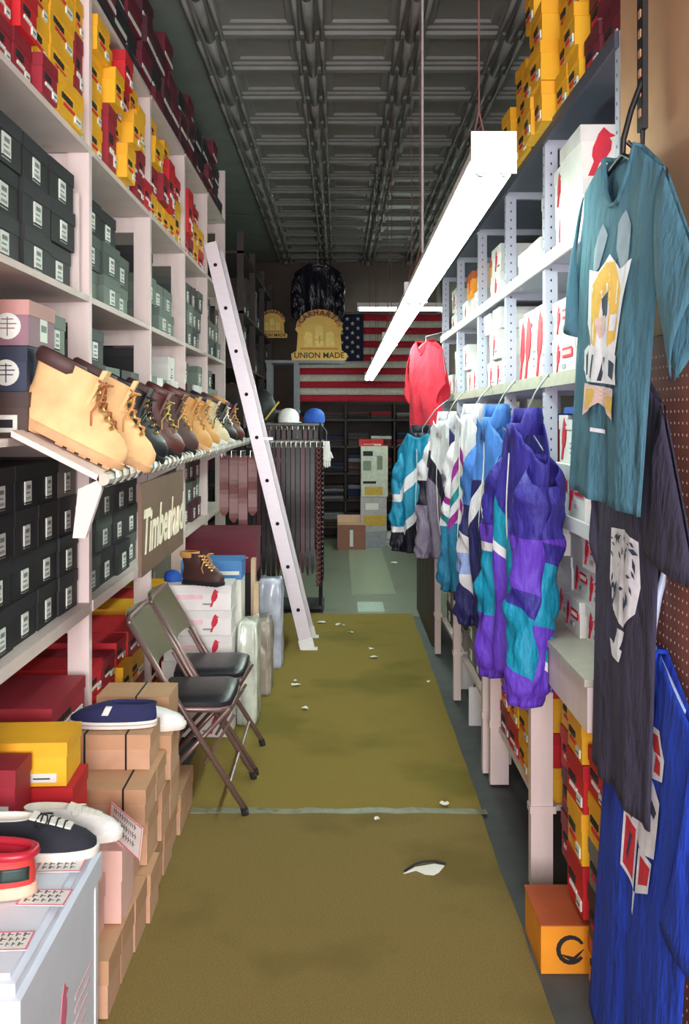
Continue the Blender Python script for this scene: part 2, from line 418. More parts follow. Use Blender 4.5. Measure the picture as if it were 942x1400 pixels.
# ================================================================== LEFT SHELVING
XL = -.91; PY = [2.612, 3.63, 4.80, 5.87, 6.88, 7.96]
DEP = .42
shel = thing('wooden_shelving', 'tall cream painted wooden shelving filled with boxes behind the boots', 'shelving', (XL-DEP/2, 5.2, 0))
def ch(mb, name, m, t): # world-space mesh parented to thing keeping place
    o = mb.obj(name, m, t); o.location = -Vector(t.location); return o
LZ = dict(D=.885, C=1.52, B=2.02, A=2.565, T=3.145)
for y in PY:
    for s, x0, x1 in (('f', XL-.078, XL), ('r', XL-DEP, XL-DEP+.05)):
        pb = MB()
        zs = [0]+[LZ[k] for k in 'DCBAT']+[3.58]
        pb.box(x0, x1, y, y+.042, 0, 3.57 if y > 7.5 else LZ['T']-.003); ch(pb, 'post', M['wood'], shel)
    for k in 'DCBAT':
        z = LZ[k]; ch(MB().box(XL-DEP+.05, XL-.078, y+.008, y+.034, z-.075, z-.002), 'cross_brace', M['wood'], shel)
for k in 'DCBAT':
    z = LZ[k]; th = .04 if k == 'D' else .022
    for q in range(5):
        y0, y1 = PY[q]+.046, PY[q+1]-.004
        xo = XL+.004 if k in 'D' else XL+.002
        ch(MB().box(XL-DEP, xo, y0, y1, z-.002, z-.002+th), 'shelf_board', M['shelfw'], shel)
    th_ = th
ORD = ['first', 'second', 'third', 'fourth', 'fifth', 'sixth']
def along(y):
    e = [p for p in PY if p <= y+.02]; return ORD[min(5, int((y-(e[-1] if e else PY[0]))/.2))]
def stack_label(c, row, lv, y, extra, i=None):
    return f'{CN[c]} shoe box {extra}, {row} row, {ORD[i] if i is not None else along(y)} along, {lv}, {bay_name(y, 0)}'
LV = dict(D='low shelf', C='boot level', B='shelf above boots', A='high shelf', T='topmost shelf', F='floor level')
def L_fill(k, y0, y1, cols, rows, cf, bh=.132, dep=.34, style='sticker', jit=.02, top=None, z0=None, front=-.012):
    z = (LZ[k]+(.038 if k == 'D' else .02)) if z0 is None else z0
    wid = (y1-y0)/cols
    for i in range(cols):
        nr = rows if isinstance(rows, int) else rows[i]
        for j in range(nr):
            c = cf(i, j) if callable(cf) else cf
            if c is None: continue
            st = style(i, j, c) if callable(style) else style
            h = bh
            y = y0+wid*(i+.5)
            x = XL+front-dep/2-R.uniform(0, jit)
            ex = 'with size sticker' if st in ('sticker', 'stickerwide', 'strip') else ('with printed lettering' if st == 'lettered' else 'with plain front')
            shoe_box(stack_label(c, ROWN[j], LV[k], y, ex, i), c, x, y, z+j*(h+.0015), wid-.008, dep, h, RL+R.uniform(-.02,.02), st, f'shoe boxes on the {LV[k]}')
# D shelf (below the boots): black boxes
L_fill('D', 2.67, 3.60, 4, [4,4,4,4], lambda i, j: 'grey' if (i == 3 and j == 3) else ('dusk' if (i+j) % 4 == 3 else 'black'), jit=.012, front=-.03)
L_fill('D', 3.70, 4.77, 4, 4, lambda i, j: 'green' if R.random() < .35 else 'black', jit=.03, front=-.03)
L_fill('D', 4.86, 5.84, 4, 4, lambda i, j: R.choice(['green','greenlit','darkbrown','wine']), jit=.03, front=-.03)
L_fill('D', 5.93, 6.85, 4, 4, lambda i, j: R.choice(['green','greenlit','darkbrown','wine']), jit=.03, front=-.03)
# one navy box lying lengthwise on top in the first bay
# C shelf (behind the boots): bigger cartons with round tree emblem
def carton(label, c, x, y, z, w_, d, h, th, style):
    shoe_box(label, c, x, y, z, w_, d, h, th, style, None, 'boot_carton')
zc = LZ['C']+.02
for j, (lab, c, st) in enumerate((('dark brown boot carton at the bottom of the stack beside the tan boot','darkbrown','stickerwide'),
        ('navy boot carton with round white emblem above a dark brown one','navy','tree'), ('dusty purple boot carton with round white emblem topping its stack','purple','tree'))):
    pass
# cartons whose emblem ends face the shop front, side with sticker facing the aisle
def carton2(label, c, z, st, yo, rot):
    t = shoe_box(label, c, XL-.135, 3.00+yo, z, .31, .29, .131, rot, st, None, 'boot_carton')
    k = MB(); k.box(.1525,.1532,-.02,.06,.02,.09,0); k.box(.1530,.1536,-.01,.05,.05,.07,1); k.obj('sticker', [M['stick'], mat('grey_label_ink', (128,132,130), .7)], t)
carton2('dark brown boot carton with sticker, behind heel of the tan boot', 'darkbrown', zc, 'stickerwide', -.02, .03)
carton2('navy boot carton with round white emblem, middle of its stack', 'navy', zc+.1325, 'tree', .01, -.03)
carton2('dusty purple boot carton with round white emblem, top of its stack', 'purple', zc+.265, 'tree', -.01, .03)
for j in range(3):
    shoe_box(f'green-lit grey boot carton, {ROWN[j]} in the stack behind emblem cartons', 'greenlit' if j else 'green', XL-.19, 3.32, zc+j*.1335, .24, .32, .132, RL+.04*(j-1), 'sticker', None, 'boot_carton')
sg = thing('word_sign', 'small black sign with white letters fixed behind the first post', 'sign', (XL-.12, 3.58, 1.72))
MB().box(-.05,.05,-.006,.006,0,.16).obj('board', M['black'], sg)
b = MB(); text_into(b, 'rts', .085, lambda x, y: (x, -.0075, .045+y)); b.obj('lettering', M['paper'], sg)
L_fill('C', 3.70, 4.3, 2, [3,2], lambda i, j: ['black','greenlit'][i], style=lambda i,j,c: 'stickerwide' if i else 'sticker', jit=.03)
L_fill('C', 4.35, 4.75, 2, [2,2], lambda i, j: R.choice(['black','green','greenlit']), jit=.05)
L_fill('C', 4.86, 5.84, 4, [3,2,2,3], lambda i, j: R.choice(['greenlit','white','black']), jit=.05)
L_fill('C', 5.93, 6.85, 4, [3,3,2,3], lambda i, j: R.choice(['greenlit','white','darkbrown']), jit=.05)
L_fill('C', 6.95, 7.9, 4, [2,3,2,2], lambda i, j: R.choice(['dusk','greenlit','darkbrown']), jit=.05)
# B shelf
L_fill('B', 2.67, 3.52, 3, 3, lambda i, j: 'dusk' if (j == 0 or (i+j) % 3 == 2) else 'black', bh=.136, jit=.02, front=-.02)
wb_ = thing('standing_board', 'pale narrow board standing upright beside black boxes above the boots', 'board', (XL-.13, 3.57, LZ['B']+.021))
MB().box(-.11,.11,-.008,.008,0,.36).obj('panel', M['wood'], wb_)
L_fill('B', 3.70, 4.55, 3, [3,3,2], lambda i, j: ['greenlit','green','black'][j], jit=.05)
L_fill('B', 4.86, 5.75, 3, [3,2,2], lambda i, j: ['greenlit','greenlit','black'][j], jit=.05)
L_fill('B', 5.93, 6.85, 4, [3,3,3,3], lambda i, j: R.choice(['green','greenlit','darkbrown','dusk']), jit=.04)
L_fill('B', 6.95, 7.9, 4, [3,3,2,3], lambda i, j: R.choice(['green','dusk','darkbrown']), jit=.04)
# A shelf: mosaic of red and yellow boxes
def mosaic(k, cols, group_lv, z0=None, dep=.33):
    z = LZ[k]+.02 if z0 is None else z0
    for (y0, w_, items) in cols:
        zz = z
        for j, it in enumerate(items):
            c, h = it[0], it[1]; out = it[2] if len(it) > 2 else 0
            if c:
                y = y0+w_/2
                shoe_box(stack_label(c, ROWN[j], LV[k], y, 'with printed lettering'), c, XL-.015-dep/2+out, y, zz, w_-.006, dep, h, RL+R.uniform(-.015,.015), 'lettered', f'shoe boxes on the {LV[k]}')
            zz += h+.0015
mosaic('A', [
 (2.67,.15,[('crimson',.12),('red',.125),('red',.12),('red',.12)]),
 (2.83,.17,[('crimson',.13),('red',.13,.02),('red',.13),('yellow',.12)]),
 (3.01,.17,[('crimson',.12,.03),('yellow',.13),('yellow',.13),('yellow',.13)]),
 (3.19,.30,[('yellow',.13,.03),('yellow',.12),('yellow',.12),('yellow',.13)]),
 (3.50,.11,[('yellow',.17),('crimson',.20),('yellow',.13)]),
 (3.70,.20,[('yellow',.13),('yellow',.13),('yellow',.12),('yellow',.13,.03)]),
 (3.91,.16,[('crimson',.25,.02),('yellow',.14,.05),('yellow',.11)]),
 (4.08,.17,[('yellow',.14,.06),('yellow',.12),('crimson',.13),('red',.13,.05)]),
 (4.26,.15,[('yellow',.19),('yellow',.13,.05),('red',.13)]),
 (4.42,.17,[('crimson',.1,.03),('crimson',.15),('yellow',.13,.03),('yellow',.11)]),
 (4.60,.17,[('red',.12,.03),('crimson',.14),('yellow',.2)]),
 (4.87,.20,[('yellow',.13),('crimson',.13),('yellow',.13,.03),('yellow',.1)]),
 (5.08,.18,[('yellow',.12),('crimson',.14,.03),('yellow',.13)]),
 (5.27,.18,[('yellow',.12),('red',.26,.03),('yellow',.1)]),
 (5.46,.18,[('yellow',.13),('crimson',.13),('red',.13)]),
 (5.65,.18,[('yellow',.25),('red',.13)]),
 (5.94,.20,[('red',.12),('red',.26,.03)]),
 (6.15,.20,[('crimson',.12),('red',.13),('crimson',.13)]),
 (6.36,.22,[('yellow',.13),('yellow',.13),('red',.1)]),
 (6.60,.22,[('red',.13),('yellow',.13)]),
], 'A')
# T shelf: maroon and dark boxes reaching towards the ceiling
for q in range(0, 5):
    cols = 4; y0, y1 = PY[q]+(.06 if q == 0 else .01), PY[q+1]-(.0 if q < 4 else .03); wd = (y1-y0)/cols
    L_fill('T', y0, y1, cols, [4,3,4,3] if q < 3 else [3,3,4,3], lambda i, j: R.choice(['wine','maroon','wine','maroon','dusk']), bh=.125, style='strip', jit=.05)
shoe_box('small white box perched on the maroon boxes of the topmost shelf', 'white', XL-.16, 5.0, LZ['T']+.02+4*.1265, .13, .2, .06, RL, None)
# floor level behind the kraft boxes
mosaic('F', [
 (2.67,.14,[('crimson',.13),('red',.13),('yellow',.13)]),
 (2.82,.30,[('yellow',.12),('red',.14,.03),('yellow',.13,.03),('crimson',.12)]),
 (3.14,.42,[('red',.13),('crimson',.13),('red',.13,.03),('red',.15,.05),('crimson',.13,.02)]),
 (3.70,.20,[('yellow',.14),('yellow',.13),('red',.13,.02),('red',.13,.02),('red',.12)]),
 (3.92,.20,[('yellow',.14),('crimson',.13),('red',.13),('red',.13),('crimson',.1)]),
 (4.14,.20,[('yellow',.14,.03),('crimson',.14,.03),('yellow',.14,.03),('yellow',.13,.03),('red',.1)]),
 (4.36,.38,[('yellow',.13),('yellow',.13),('crimson',.13),('yellow',.13),('red',.13)]),
 (4.87,.3,[('yellow',.13),('yellow',.13),('crimson',.13),('yellow',.13),('yellow',.13)]),
 (5.19,.3,[('yellow',.13),('crimson',.13),('red',.13),('yellow',.13),('red',.13)]),
 (5.51,.3,[('yellow',.13),('yellow',.13),('crimson',.13),('red',.13),('yellow',.13)]),
], 'F', z0=.002)
# yellow / red boxes standing out in front, beside the sneakers
shoe_box('yellow shoe box on a red one beside the white sneakers', 'yellow', -.93, 2.935, .545, .30, .2, .125, .05, 'lettered')
shoe_box('bright red shoe box under the yellow one beside the kraft boxes', 'red', -.88, 2.93, .415, .24, .2, .128, .03, 'lettered')
shoe_box('crimson shoe box lying on its own behind the white sneakers', 'crimson', -.968, 2.745, .51, .20, .14, .14, .0, 'lettered')
shoe_box('yellow shoe box under the crimson one behind the white sneakers', 'yellow', -.968, 2.745, .38, .20, .14, .128, .0, 'lettered')

# ---- slanted boot display shelf
LX, LZf, LZb = -.66, 1.44, 1.565
bs = thing('boot_display_shelf', 'slanted white display shelf with wrapped front rail, carrying a row of boots', 'shelf', (-.8, 5, 1.44))
def slope_z(x): return LZf + (LX-x)/(LX-(-.905))*(LZb-LZf)
b = MB(); 
b.prism([(-.902, slope_z(-.902)-.018), (LX, LZf-.018), (LX, LZf), (-.902, slope_z(-.902))], 1, 2.74, 7.25); ch(b, 'board', M['wood'], bs)
b = MB(); b.tube([(LX+.012, 2.74, LZf-.012), (LX+.012, 7.25, LZf-.012)], .018, 8); ch(b, 'front_rail', M['lip'], bs)
for q in range(46):     # flat tape strips wrapped slantwise round the rail
    y = 2.78+q*.0975; b = MB()
    rg = []
    for k in range(8):
        t = 2*PI*k/8; rg.append(((LX+.012)+math.cos(t)*.022, y+.03*math.sin(t)+.02, LZf-.012+math.sin(t)*.024))
    b.loft([rg, [(p[0], p[1]+.045, p[2]) for p in rg]], 0, False, False)
    ch(b, 'wrap_strip', M['shelfw'] if q % 3 else M['white'], bs)
b = MB(); b.prism([(-.72, 1.40),(-.655,1.43),(-.655,1.40),(-.70,1.265),(-.735,1.265)], 1, 2.75, 2.775); ch(b, 'bracket', M['wood'], bs)
for y in (4.78, 6.86):
    b = MB(); b.prism([(-.905, 1.30),(-.90,1.30),(-.67,1.41),(-.67,1.425),(-.905,1.425)], 1, y-.012, y+.012); ch(b, 'bracket', M['wood'], bs)
# hanging script sign
sg = thing('hanging_sign', 'brown hanging board with cream script lettering below the boot shelf', 'sign', (-.655, 3.72, 1.07))
MB().box(-.006,.006,-.44,.44,0,.31).obj('board', mat('brown_sign_board', (112,84,66), .6, noise=.12, scale=6), sg)
b = MB(); text_into(b, 'Timberland', .215, lambda x, y: (.0068, x*.86, .135+y*.95), 0, .25, .006)
o = b.obj('lettering', mat('cream_letter_paint', (246,230,206), .6), sg)
md = o.modifiers.new('thick', 'SOLIDIFY'); md.thickness = .006; md.offset = -1
for s in (-.3, .3): MB().tube([(.0, s, .305), (.0, s, .345)], .003, 6).obj('hook', M['wire'], sg)

# ================================================================== FOOTWEAR
def outline(L, heel, toe, wd, z, n=28, waist=.86):
    """closed foot outline: x along length heel..toe, y across"""
    pts = []
    for k in range(n):
        t = 2*PI*k/n
        cx = math.cos(t); sy = math.sin(t)
        x = (heel+toe)/2 + (toe-heel)/2*(abs(cx)**.72)*(1 if cx >= 0 else -1)
        f = (x-heel)/max(1e-6, toe-heel)
        ww = wd/2*(.78+.30*math.sin(min(1, f*1.15)*PI*.62)) if toe-heel > .2 else wd/2
        y = ww*(abs(sy)**.8)*(1 if sy >= 0 else -1)
        pts.append((x, y, z))
    return pts
def footwear(name, label, cat, kind, loc, th, mats, group=None, tilt=0, scale=1):
    """kind: boot / sneaker / slipon / boat. toe points to local +x, origin at heel on the sole"""
    t = obj(name, None, None, loc, None); t.rotation_mode = 'XYZ'
    t.matrix_world = Matrix.Translation(loc) @ Matrix.Rotation(th, 4, 'Z') @ Matrix.Rotation(tilt, 4, 'Y') @ Matrix.Diagonal((scale, scale, scale, 1))
    tag(t, label, cat, group)
    if kind == 'boot':
        rows = [(.028,-.004,.296,.100),(.045,-.008,.300,.104),(.065,-.006,.294,.102),(.085,.002,.268,.096),(.105,.004,.222,.088),(.125,.002,.182,.080),(.150,-.004,.162,.080),(.175,-.010,.156,.084),(.195,-.014,.154,.088)]
        L = .30; ztop = .195
    elif kind == 'sneaker':
        rows = [(.018,0,.288,.094),(.036,-.003,.286,.094),(.052,-.002,.266,.090),(.066,.002,.232,.082),(.080,.002,.190,.074),(.092,-.006,.135,.068)]
    elif kind == 'slipon':
        rows = [(.018,0,.288,.094),(.034,-.003,.286,.094),(.050,-.002,.262,.090),(.064,.0,.226,.082),(.078,-.004,.172,.072)]
    else:
        rows = [(.022,0,.290,.098),(.040,-.002,.290,.100),(.058,0,.268,.094),(.070,.002,.236,.086),(.078,0,.19,.076)]
    b = MB()
    rg = [outline(.3, r[1], r[2], r[3], r[0]) for r in rows]
    # opening: turn inwards and down
    zt, h0, t0, w0 = rows[-1][0], rows[-1][1], rows[-1][2], rows[-1][3]
    zin = .05 if kind != 'boot' else .09
    n_up = len(rg)
    rg2 = [outline(.3, h0+.007, t0-.008, w0-.014, zt+.001), outline(.3, h0+.04, t0-.04, w0-.03, zin)]
    b.loft(rg, 0, True, False)
    b2 = MB(); b2.loft([rg[-1]]+rg2, 0, False, True)
    u = smooth_by_angle(b.obj('upper', mats[0], t), 1.2)
    smooth_by_angle(b2.obj('lining', mats[3] if len(mats) > 3 else M['black'], t), 1.2)
    s = MB()
    if kind == 'boot': s.loft([outline(.3,-.004,.300,.104,.006), outline(.3,-.006,.304,.108,.012), outline(.3,-.005,.303,.108,.026), outline(.3,-.002,.298,.103,.030)])
    else: s.loft([outline(.3,.0,.290,.096,.0), outline(.3,-.004,.293,.100,.004), outline(.3,-.005,.294,.101,.020), outline(.3,-.001,.289,.096,.023)])
    smooth_by_angle(s.obj('midsole', mats[1], t), .6)
    def side(x, z):      # half width of the upper at length x, height z
        for a_, b_ in zip(rows, rows[1:]):
            if a_[0] <= z <= b_[0]: break
        k_ = (z-a_[0])/(b_[0]-a_[0]); k_ = max(0, min(1, k_)); h_, t2, w2 = (a_[i_]+(b_[i_]-a_[i_])*k_ for i_ in (1, 2, 3))
        q_ = max(-1, min(1, (x-(h_+t2)/2)/((t2-h_)/2))); c_ = abs(q_)**(1/.72); s_ = max(0, 1-c_*c_)**.5
        f_ = (x-h_)/(t2-h_); ww = w2/2*(.78+.30*math.sin(min(1, max(0, f_)*1.15)*PI*.62)) if t2-h_ > .2 else w2/2
        return ww*s_**.8
    def patch(nm_, m_, x0, x1, z0, z1, sg_, lean=0, off=.0015):
        p_ = MB(); nx, nz = 8, 5
        for j_ in range(nz+1):
            for i_ in range(nx+1):
                z_ = z0+(z1-z0)*j_/nz; x_ = x0+(x1-x0)*i_/nx+lean*j_/nz
                p_.v.append((x_, sg_*(side(x_, z_)+off), z_))
        for j_ in range(nz):
            for i_ in range(nx): a_ = j_*(nx+1)+i_; p_.f.append((a_, a_+1, a_+nx+2, a_+nx+1)); p_.m.append(0)
        o_ = p_.obj(nm_, m_, t, True); md_ = o_.modifiers.new('t', 'SOLIDIFY'); md_.thickness = .0015
        return o_
    if kind == 'boot':
        hl = MB(); hl.loft([outline(.1,-.004,.085,.09,0), outline(.1,-.004,.085,.09,.009)]); hl.obj('heel', mats[1], t)
        for q in range(5):
            MB().box(.13+q*.032, .15+q*.032, -.045, .045, 0, .008).obj('lug', mats[1], t)
        c = MB(); c.loft([outline(.3,-.013,.10,.090,.165), outline(.3,-.020,.11,.098,.175), outline(.3,-.021,.11,.100,.195), outline(.3,-.014,.105,.090,.203)], 0, False, False)
        smooth_by_angle(c.obj('collar', mats[2], t), 1.2)
        tg = MB(); tg.loft([[(.150,-.035,.12),(.150,.035,.12),(.158,.035,.12),(.158,-.035,.12)], [(.150,-.04,.215),(.150,.04,.215),(.162,.04,.22),(.162,-.04,.22)]]); tg.obj('tongue', mats[0], t)
        lc = MB(); lm = mats[4] if len(mats) > 4 else M['ink']
        pts = [(.236,.085+.012),(.215,.113),(.193,.127),(.176,.143),(.166,.160),(.163,.178)]
        for q in range(len(pts)-1):
            (x0, z0), (x1, z1) = pts[q], pts[q+1]
            lc.tube([(x0,-.030,z0),((x0+x1)/2+.006,0,(z0+z1)/2+.006),(x1,.030,z1)], .0032, 6); lc.tube([(x0,.030,z0),((x0+x1)/2+.008,0,(z0+z1)/2+.009),(x1,-.030,z1)], .0032, 6)
        for sg_ in (-1, 1):
            lp = []
            for k in range(9):
                a = k/8*PI*1.9; lp.append((.168+.012*math.sin(a), sg_*(.02+.028*(1-math.cos(a))), .188-.02+.03*math.sin(a*.5)+.012*math.cos(a)))
            lc.tube(lp, .003, 6)
            lc.tube([(.168,sg_*.01,.185),(.18,sg_*.04,.15),(.175,sg_*.055,.11),(.19,sg_*.058,.08)], .003, 6)
        smooth_by_angle(lc.obj('laces', lm, t), 1.2)
        ey = MB()
        for (x0, z0) in pts:
            for sg_ in (-1, 1): ey.tube([(x0-.004,sg_*.034,z0-.004),(x0+.004,sg_*.037,z0+.003)], .005, 8)
        e = ey.obj('eyelets', M['brass'], t); e['kind'] = 'stuff'
    elif kind == 'sneaker':
        ln = MB(); lm = mats[4] if len(mats) > 4 else M['paper']
        for q in range(4):
            x0, z0 = .212-q*.018, .0755+q*.0058
            ln.tube([(x0,-.024,z0-.004),(x0,0,z0+.005),(x0,.024,z0-.004)], .0022, 6)
        for sg_ in (-1, 1):
            lp = [(.155,0,.098)]
            for k in range(1, 8):
                a = k/8*2*PI; lp.append((.16+.014*math.sin(a), sg_*.024*(1-math.cos(a)), .100-.010*(1-math.cos(a))))
            ln.tube(lp+[(.155,0,.098)], .002, 6)
        smooth_by_angle(ln.obj('laces', lm, t), 1.2)
        pt = MB(); pt.loft([[(.228,-.018,.066),(.228,.018,.066),(.228,.018,.070),(.228,-.018,.070)],[(.130,-.024,.093),(.130,.024,.093),(.130,.024,.098),(.130,-.024,.098)]]); pt.obj('tongue', mats[5] if len(mats) > 5 else M['paper'], t)
        MB().box(-.0075,-.004,-.014,.014,.028,.05).obj('heel_tab', mats[2], t)
    elif kind == 'slipon':
        for sg_ in (-1, 1): patch('elastic_gore', M['paper'], .150, .172, .046, .074, sg_, -.012)
        fs = MB(); fs.tube([(x_, y_*1.0, .013) for x_, y_, _ in (lambda o_: o_+[o_[0]])(outline(.3,-.005,.294,.1015,0))], .0014, 6, cap=False); fs.obj('foxing_stripe', mats[2], t)
    else:
        # moccasin seam, collar roll, lace
        cr = MB(); o_ = outline(.3, .0, .19, .074, .080); cr.tube([(p[0], p[1], p[2]) for p in o_]+[o_[0]], .009, 8, cap=False); smooth_by_angle(cr.obj('collar', mats[2], t), 1.2)
        sm = MB(); pl = [(.19+.075*math.cos(a)*1.0, .036*math.sin(a), .074-.012*max(0, math.cos(a))) for a in [(-.5+k/10)*PI for k in range(11)]]; sm.tube(pl, .003, 6); sm.obj('seam', mats[2], t)
        gl = mat('dark_green_leather', (36,60,56), .5)
        for sg_ in (-1, 1): patch('heel_patch', gl, .003, .05, .034, .058, sg_)
        lc = MB(); lc.tube([(.2,-.03,.076),(.195,0,.084),(.2,.03,.076)], .0035, 6); lc.tube([(.222,-.028,.073),(.217,0,.08),(.222,.028,.073)], .0035, 6); lc.obj('laces', M['paper'], t)
    return t
leather = lambda n, c, r=.55: mat(n+'_leather', c, r, noise=.16, scale=14, bump=.2)
BT = math.atan2(LZb-LZf, .242)     # slope of boot shelf
def on_shelf(y, xh, kind_mats, label, th=0.0, name='work_boot', scale=1.0, group='boots on the slanted shelf', kind='boot'):
    z = slope_z(xh)+.002
    return footwear(name, label, 'boot' if kind == 'boot' else 'shoe', kind, (xh, y, z), th, kind_mats, group, BT, scale)
wheat = leather('wheat_nubuck', (238,190,136), .75); gum = mat('gum_rubber', (206,160,116), .6); dkbr = leather('dark_brown', (72,44,42)); blk = leather('black', (34,34,38), .4)
oxb = leather('oxblood', (92,46,42), .4); hon = leather('honey_tan', (206,150,84)); sand = leather('pale_sand', (214,196,160)); amber = mat('amber_lace', (210,150,90), .8)
on_shelf(2.90, -.955, [wheat, gum, dkbr, M['black'], mat('rust_lace', (176,106,66), .8)], 'wheat nubuck work boot with dark padded collar, nearest the shop front end', .10, scale=1.16)
on_shelf(3.12, -.915, [wheat, gum, dkbr, M['black'], amber], 'wheat nubuck work boot between its mate and the black boot', .16, scale=1.16)
on_shelf(3.52, -.91, [blk, M['rubber'], blk, M['black'], M['ink']], 'black leather work boot between wheat and oxblood boots', .08, scale=1.05)
on_shelf(3.92, -.905, [oxb, M['rubber'], dkbr, M['black'], M['brass']], 'oxblood leather work boot next to the black one', .1, scale=1.02)
on_shelf(4.32, -.905, [dkbr, M['rubber'], oxb, M['black'], amber], 'dark brown leather work boot between oxblood and honey boots', .1, scale=1.02)
on_shelf(4.72, -.905, [hon, gum, oxb, M['black'], amber], 'honey tan work boot with amber laces next to dark brown boot', .1, scale=1.05)
on_shelf(5.15, -.905, [hon, M['paper'], dkbr, M['black'], amber], 'honey tan work boot with white sole further along the shelf', .1)
on_shelf(5.6, -.905, [sand, M['paper'], blk, M['black'], M['ink']], 'pale sand boot with black collar among dark shoes', .1)
on_shelf(6.05, -.905, [blk, M['paper'], oxb, M['black'], M['paper']], 'black boot with white sole and white laces on the boot shelf', .1)
on_shelf(6.5, -.905, [oxb, M['rubber'], hon, M['black'], amber], 'oxblood boot with honey collar near the ladder', .1)

# ================================================================== LEFT FOREGROUND: kraft boxes, white carton, shoes
def kraft(label, x0, x1, y0, y1, z0, h, c='k', strings=(), side=True, lid=True):
    t = thing('cardboard_shoe_box', label, 'box', ((x0+x1)/2, (y0+y1)/2, z0), R.uniform(-.012,.012), 'cardboard shoe boxes stacked on the floor')
    a, d = (x1-x0)/2, (y1-y0)/2
    mb = {'k': M['kraft'], 'p': M['kraftpk']}[c]
    MB().box(-a+.003, a-.003, -d+.003, d-.003, 0, h-.003).obj('body', mb, t)
    l = MB(); lh = h*.42
    l.box(-a, a, -d, -d+.003, h-lh, h); l.box(-a, a, d-.003, d, h-lh, h); l.box(-a, -a+.003, -d+.003, d-.003, h-lh, h); l.box(a-.003, a, -d+.003, d-.003, h-lh, h); l.box(-a+.003, a-.003, -d+.003, d-.003, h-.003, h)
    l.obj('lid', M['kraftd'] if c == 'k' else M['kraftpk'], t)
    for sx in strings:
        s = MB(); xx = -a+2*a*sx; w2 = .003
        s.box(xx-w2, xx+w2, -d-.002, -d+.0, 0, h+.002); s.box(xx-w2, xx+w2, -d, d+.002, h, h+.002); s.obj('string', M['string'], t)
    return t
KX0, KX1 = -.905, -.605
yy = 2.64
for q in range(9):      # low front row along the carpet
    kraft(f'kraft shoe box in the floor row along the carpet, {("first","second","third","fourth","fifth","sixth","seventh","eighth","ninth")[q]} beyond the white carton', KX0+R.uniform(-.01,.01), KX1+R.uniform(-.012,.012), yy, yy+.163, .001, .155)
    yy += .166
# stepped upper boxes
kraft('pink-lit kraft box standing on the floor row beside the white carton', -.85, -.66, 2.64, 2.82, .158, .15, 'p')
kraft('upper pink-lit kraft box beside the price card', -.85, -.675, 2.64, 2.80, .310, .145, 'p')
shoe_box('plain bright red shoe box at the bottom behind the white carton', 'red', -.968, 2.745, .158, .20, .14, .22, 0, None)
kraft('pink-lit kraft box directly under the price card', -.93, -.615, 2.83, 3.00, .158, .208, 'p')
kraft('kraft shoe box in the second layer under the string tied boxes', -.92, -.635, 3.02, 3.19, .158, .17)
kraft('kraft shoe box in the second layer behind another under string tied boxes', -.92, -.612, 3.20, 3.37, .158, .17)
kraft('kraft shoe box in the second layer near the folding chair', -.90, -.60, 3.38, 3.55, .158, .17)
kraft('kraft shoe box in the second layer beside the chair leg', -.90, -.60, 3.57, 3.75, .158, .17)
kraft('string tied kraft shoe box one step below the navy slip-on', -.92, -.60, 3.09, 3.28, .330, .112, strings=(.30, .78))
kraft('kraft shoe box standing between string tied boxes', -.905, -.60, 3.29, 3.46, .330, .112, strings=(.3,.78))
kraft('string tied kraft shoe box carrying the navy slip-on', -.925, -.618, 3.26, 3.45, .4435, .115, strings=(.30, .74))
kraft('kraft shoe box carrying the white canvas shoe', -.80, -.585, 3.48, 3.66, .330, .155)
kraft('string tied kraft shoe box against the folding chair back', -.90, -.63, 3.70, 3.9, .330, .23, strings=(.55,))
# shoes on kraft boxes
canv = lambda n, c: mat(n+'_canvas', c, .85, noise=.06, scale=60)
footwear('slip_on_shoe', 'navy canvas slip-on with white elastic on the string tied box', 'shoe', 'slipon', (-.615, 3.35, .562), PI-.02, [canv('navy', (36,40,86)), M['paper'], mat('grey_stripe', (150,150,156), .7), canv('navy', (36,40,86))])
footwear('canvas_shoe', 'white canvas shoe on the kraft box beside the folding chair', 'shoe', 'slipon', (-.84, 3.56, .487), .03, [canv('white', (236,232,232)), M['paper'], M['paper'], M['paper']])

# white carton with ridged lid
wc = thing('white_carton', 'big white carton with ridged lid, sneakers and price cards on top', 'box', (-.92, 2.27, .001))
BW = mat('white_carton_board', (222,228,242), .55, noise=.03, scale=8)
MB().box(-.29,.292,-.32,.33,0,.44).obj('body', BW, wc)
l = MB(); l.loft([[(-.30,-.33,.40),(.30,-.33,.40),(.30,.34,.40),(-.30,.34,.40)],[(-.30,-.33,.46),(.30,-.33,.46),(.30,.34,.46),(-.30,.34,.46)],[(-.285,-.315,.462),(.285,-.315,.462),(.285,.325,.462),(-.285,.325,.462)],[(-.285,-.315,.485),(.285,-.315,.485),(.285,.325,.485),(-.285,.325,.485)],[(-.27,-.30,.487),(.27,-.30,.487),(.27,.31,.487),(-.27,.31,.487)],[(-.27,-.30,.498),(.27,-.30,.498),(.27,.31,.498),(-.27,.31,.498)]], 0, True, True)
l.obj('lid', BW, wc)
b = MB(); k = .17
b.prism([(.0+p[0]*k*.8, .22+p[1]*k) for p in BIRD], 0, .2915, .2932, 0)
for q in range(4): b.box(.2915,.293,.1,.2+.02*q,.12+.03*q,.13+.03*q,1)
b.box(.2915,.2926,-.12,-.02,.05,.09,1)
b.obj('print', [M['pinkink'], mat('faded_pink_ink', (240,196,206), .7)], wc)
MB().tube([(.2925,.29,.02),(.2925,.29,.40)], .004, 6).obj('corner_rib', M['white'], wc)
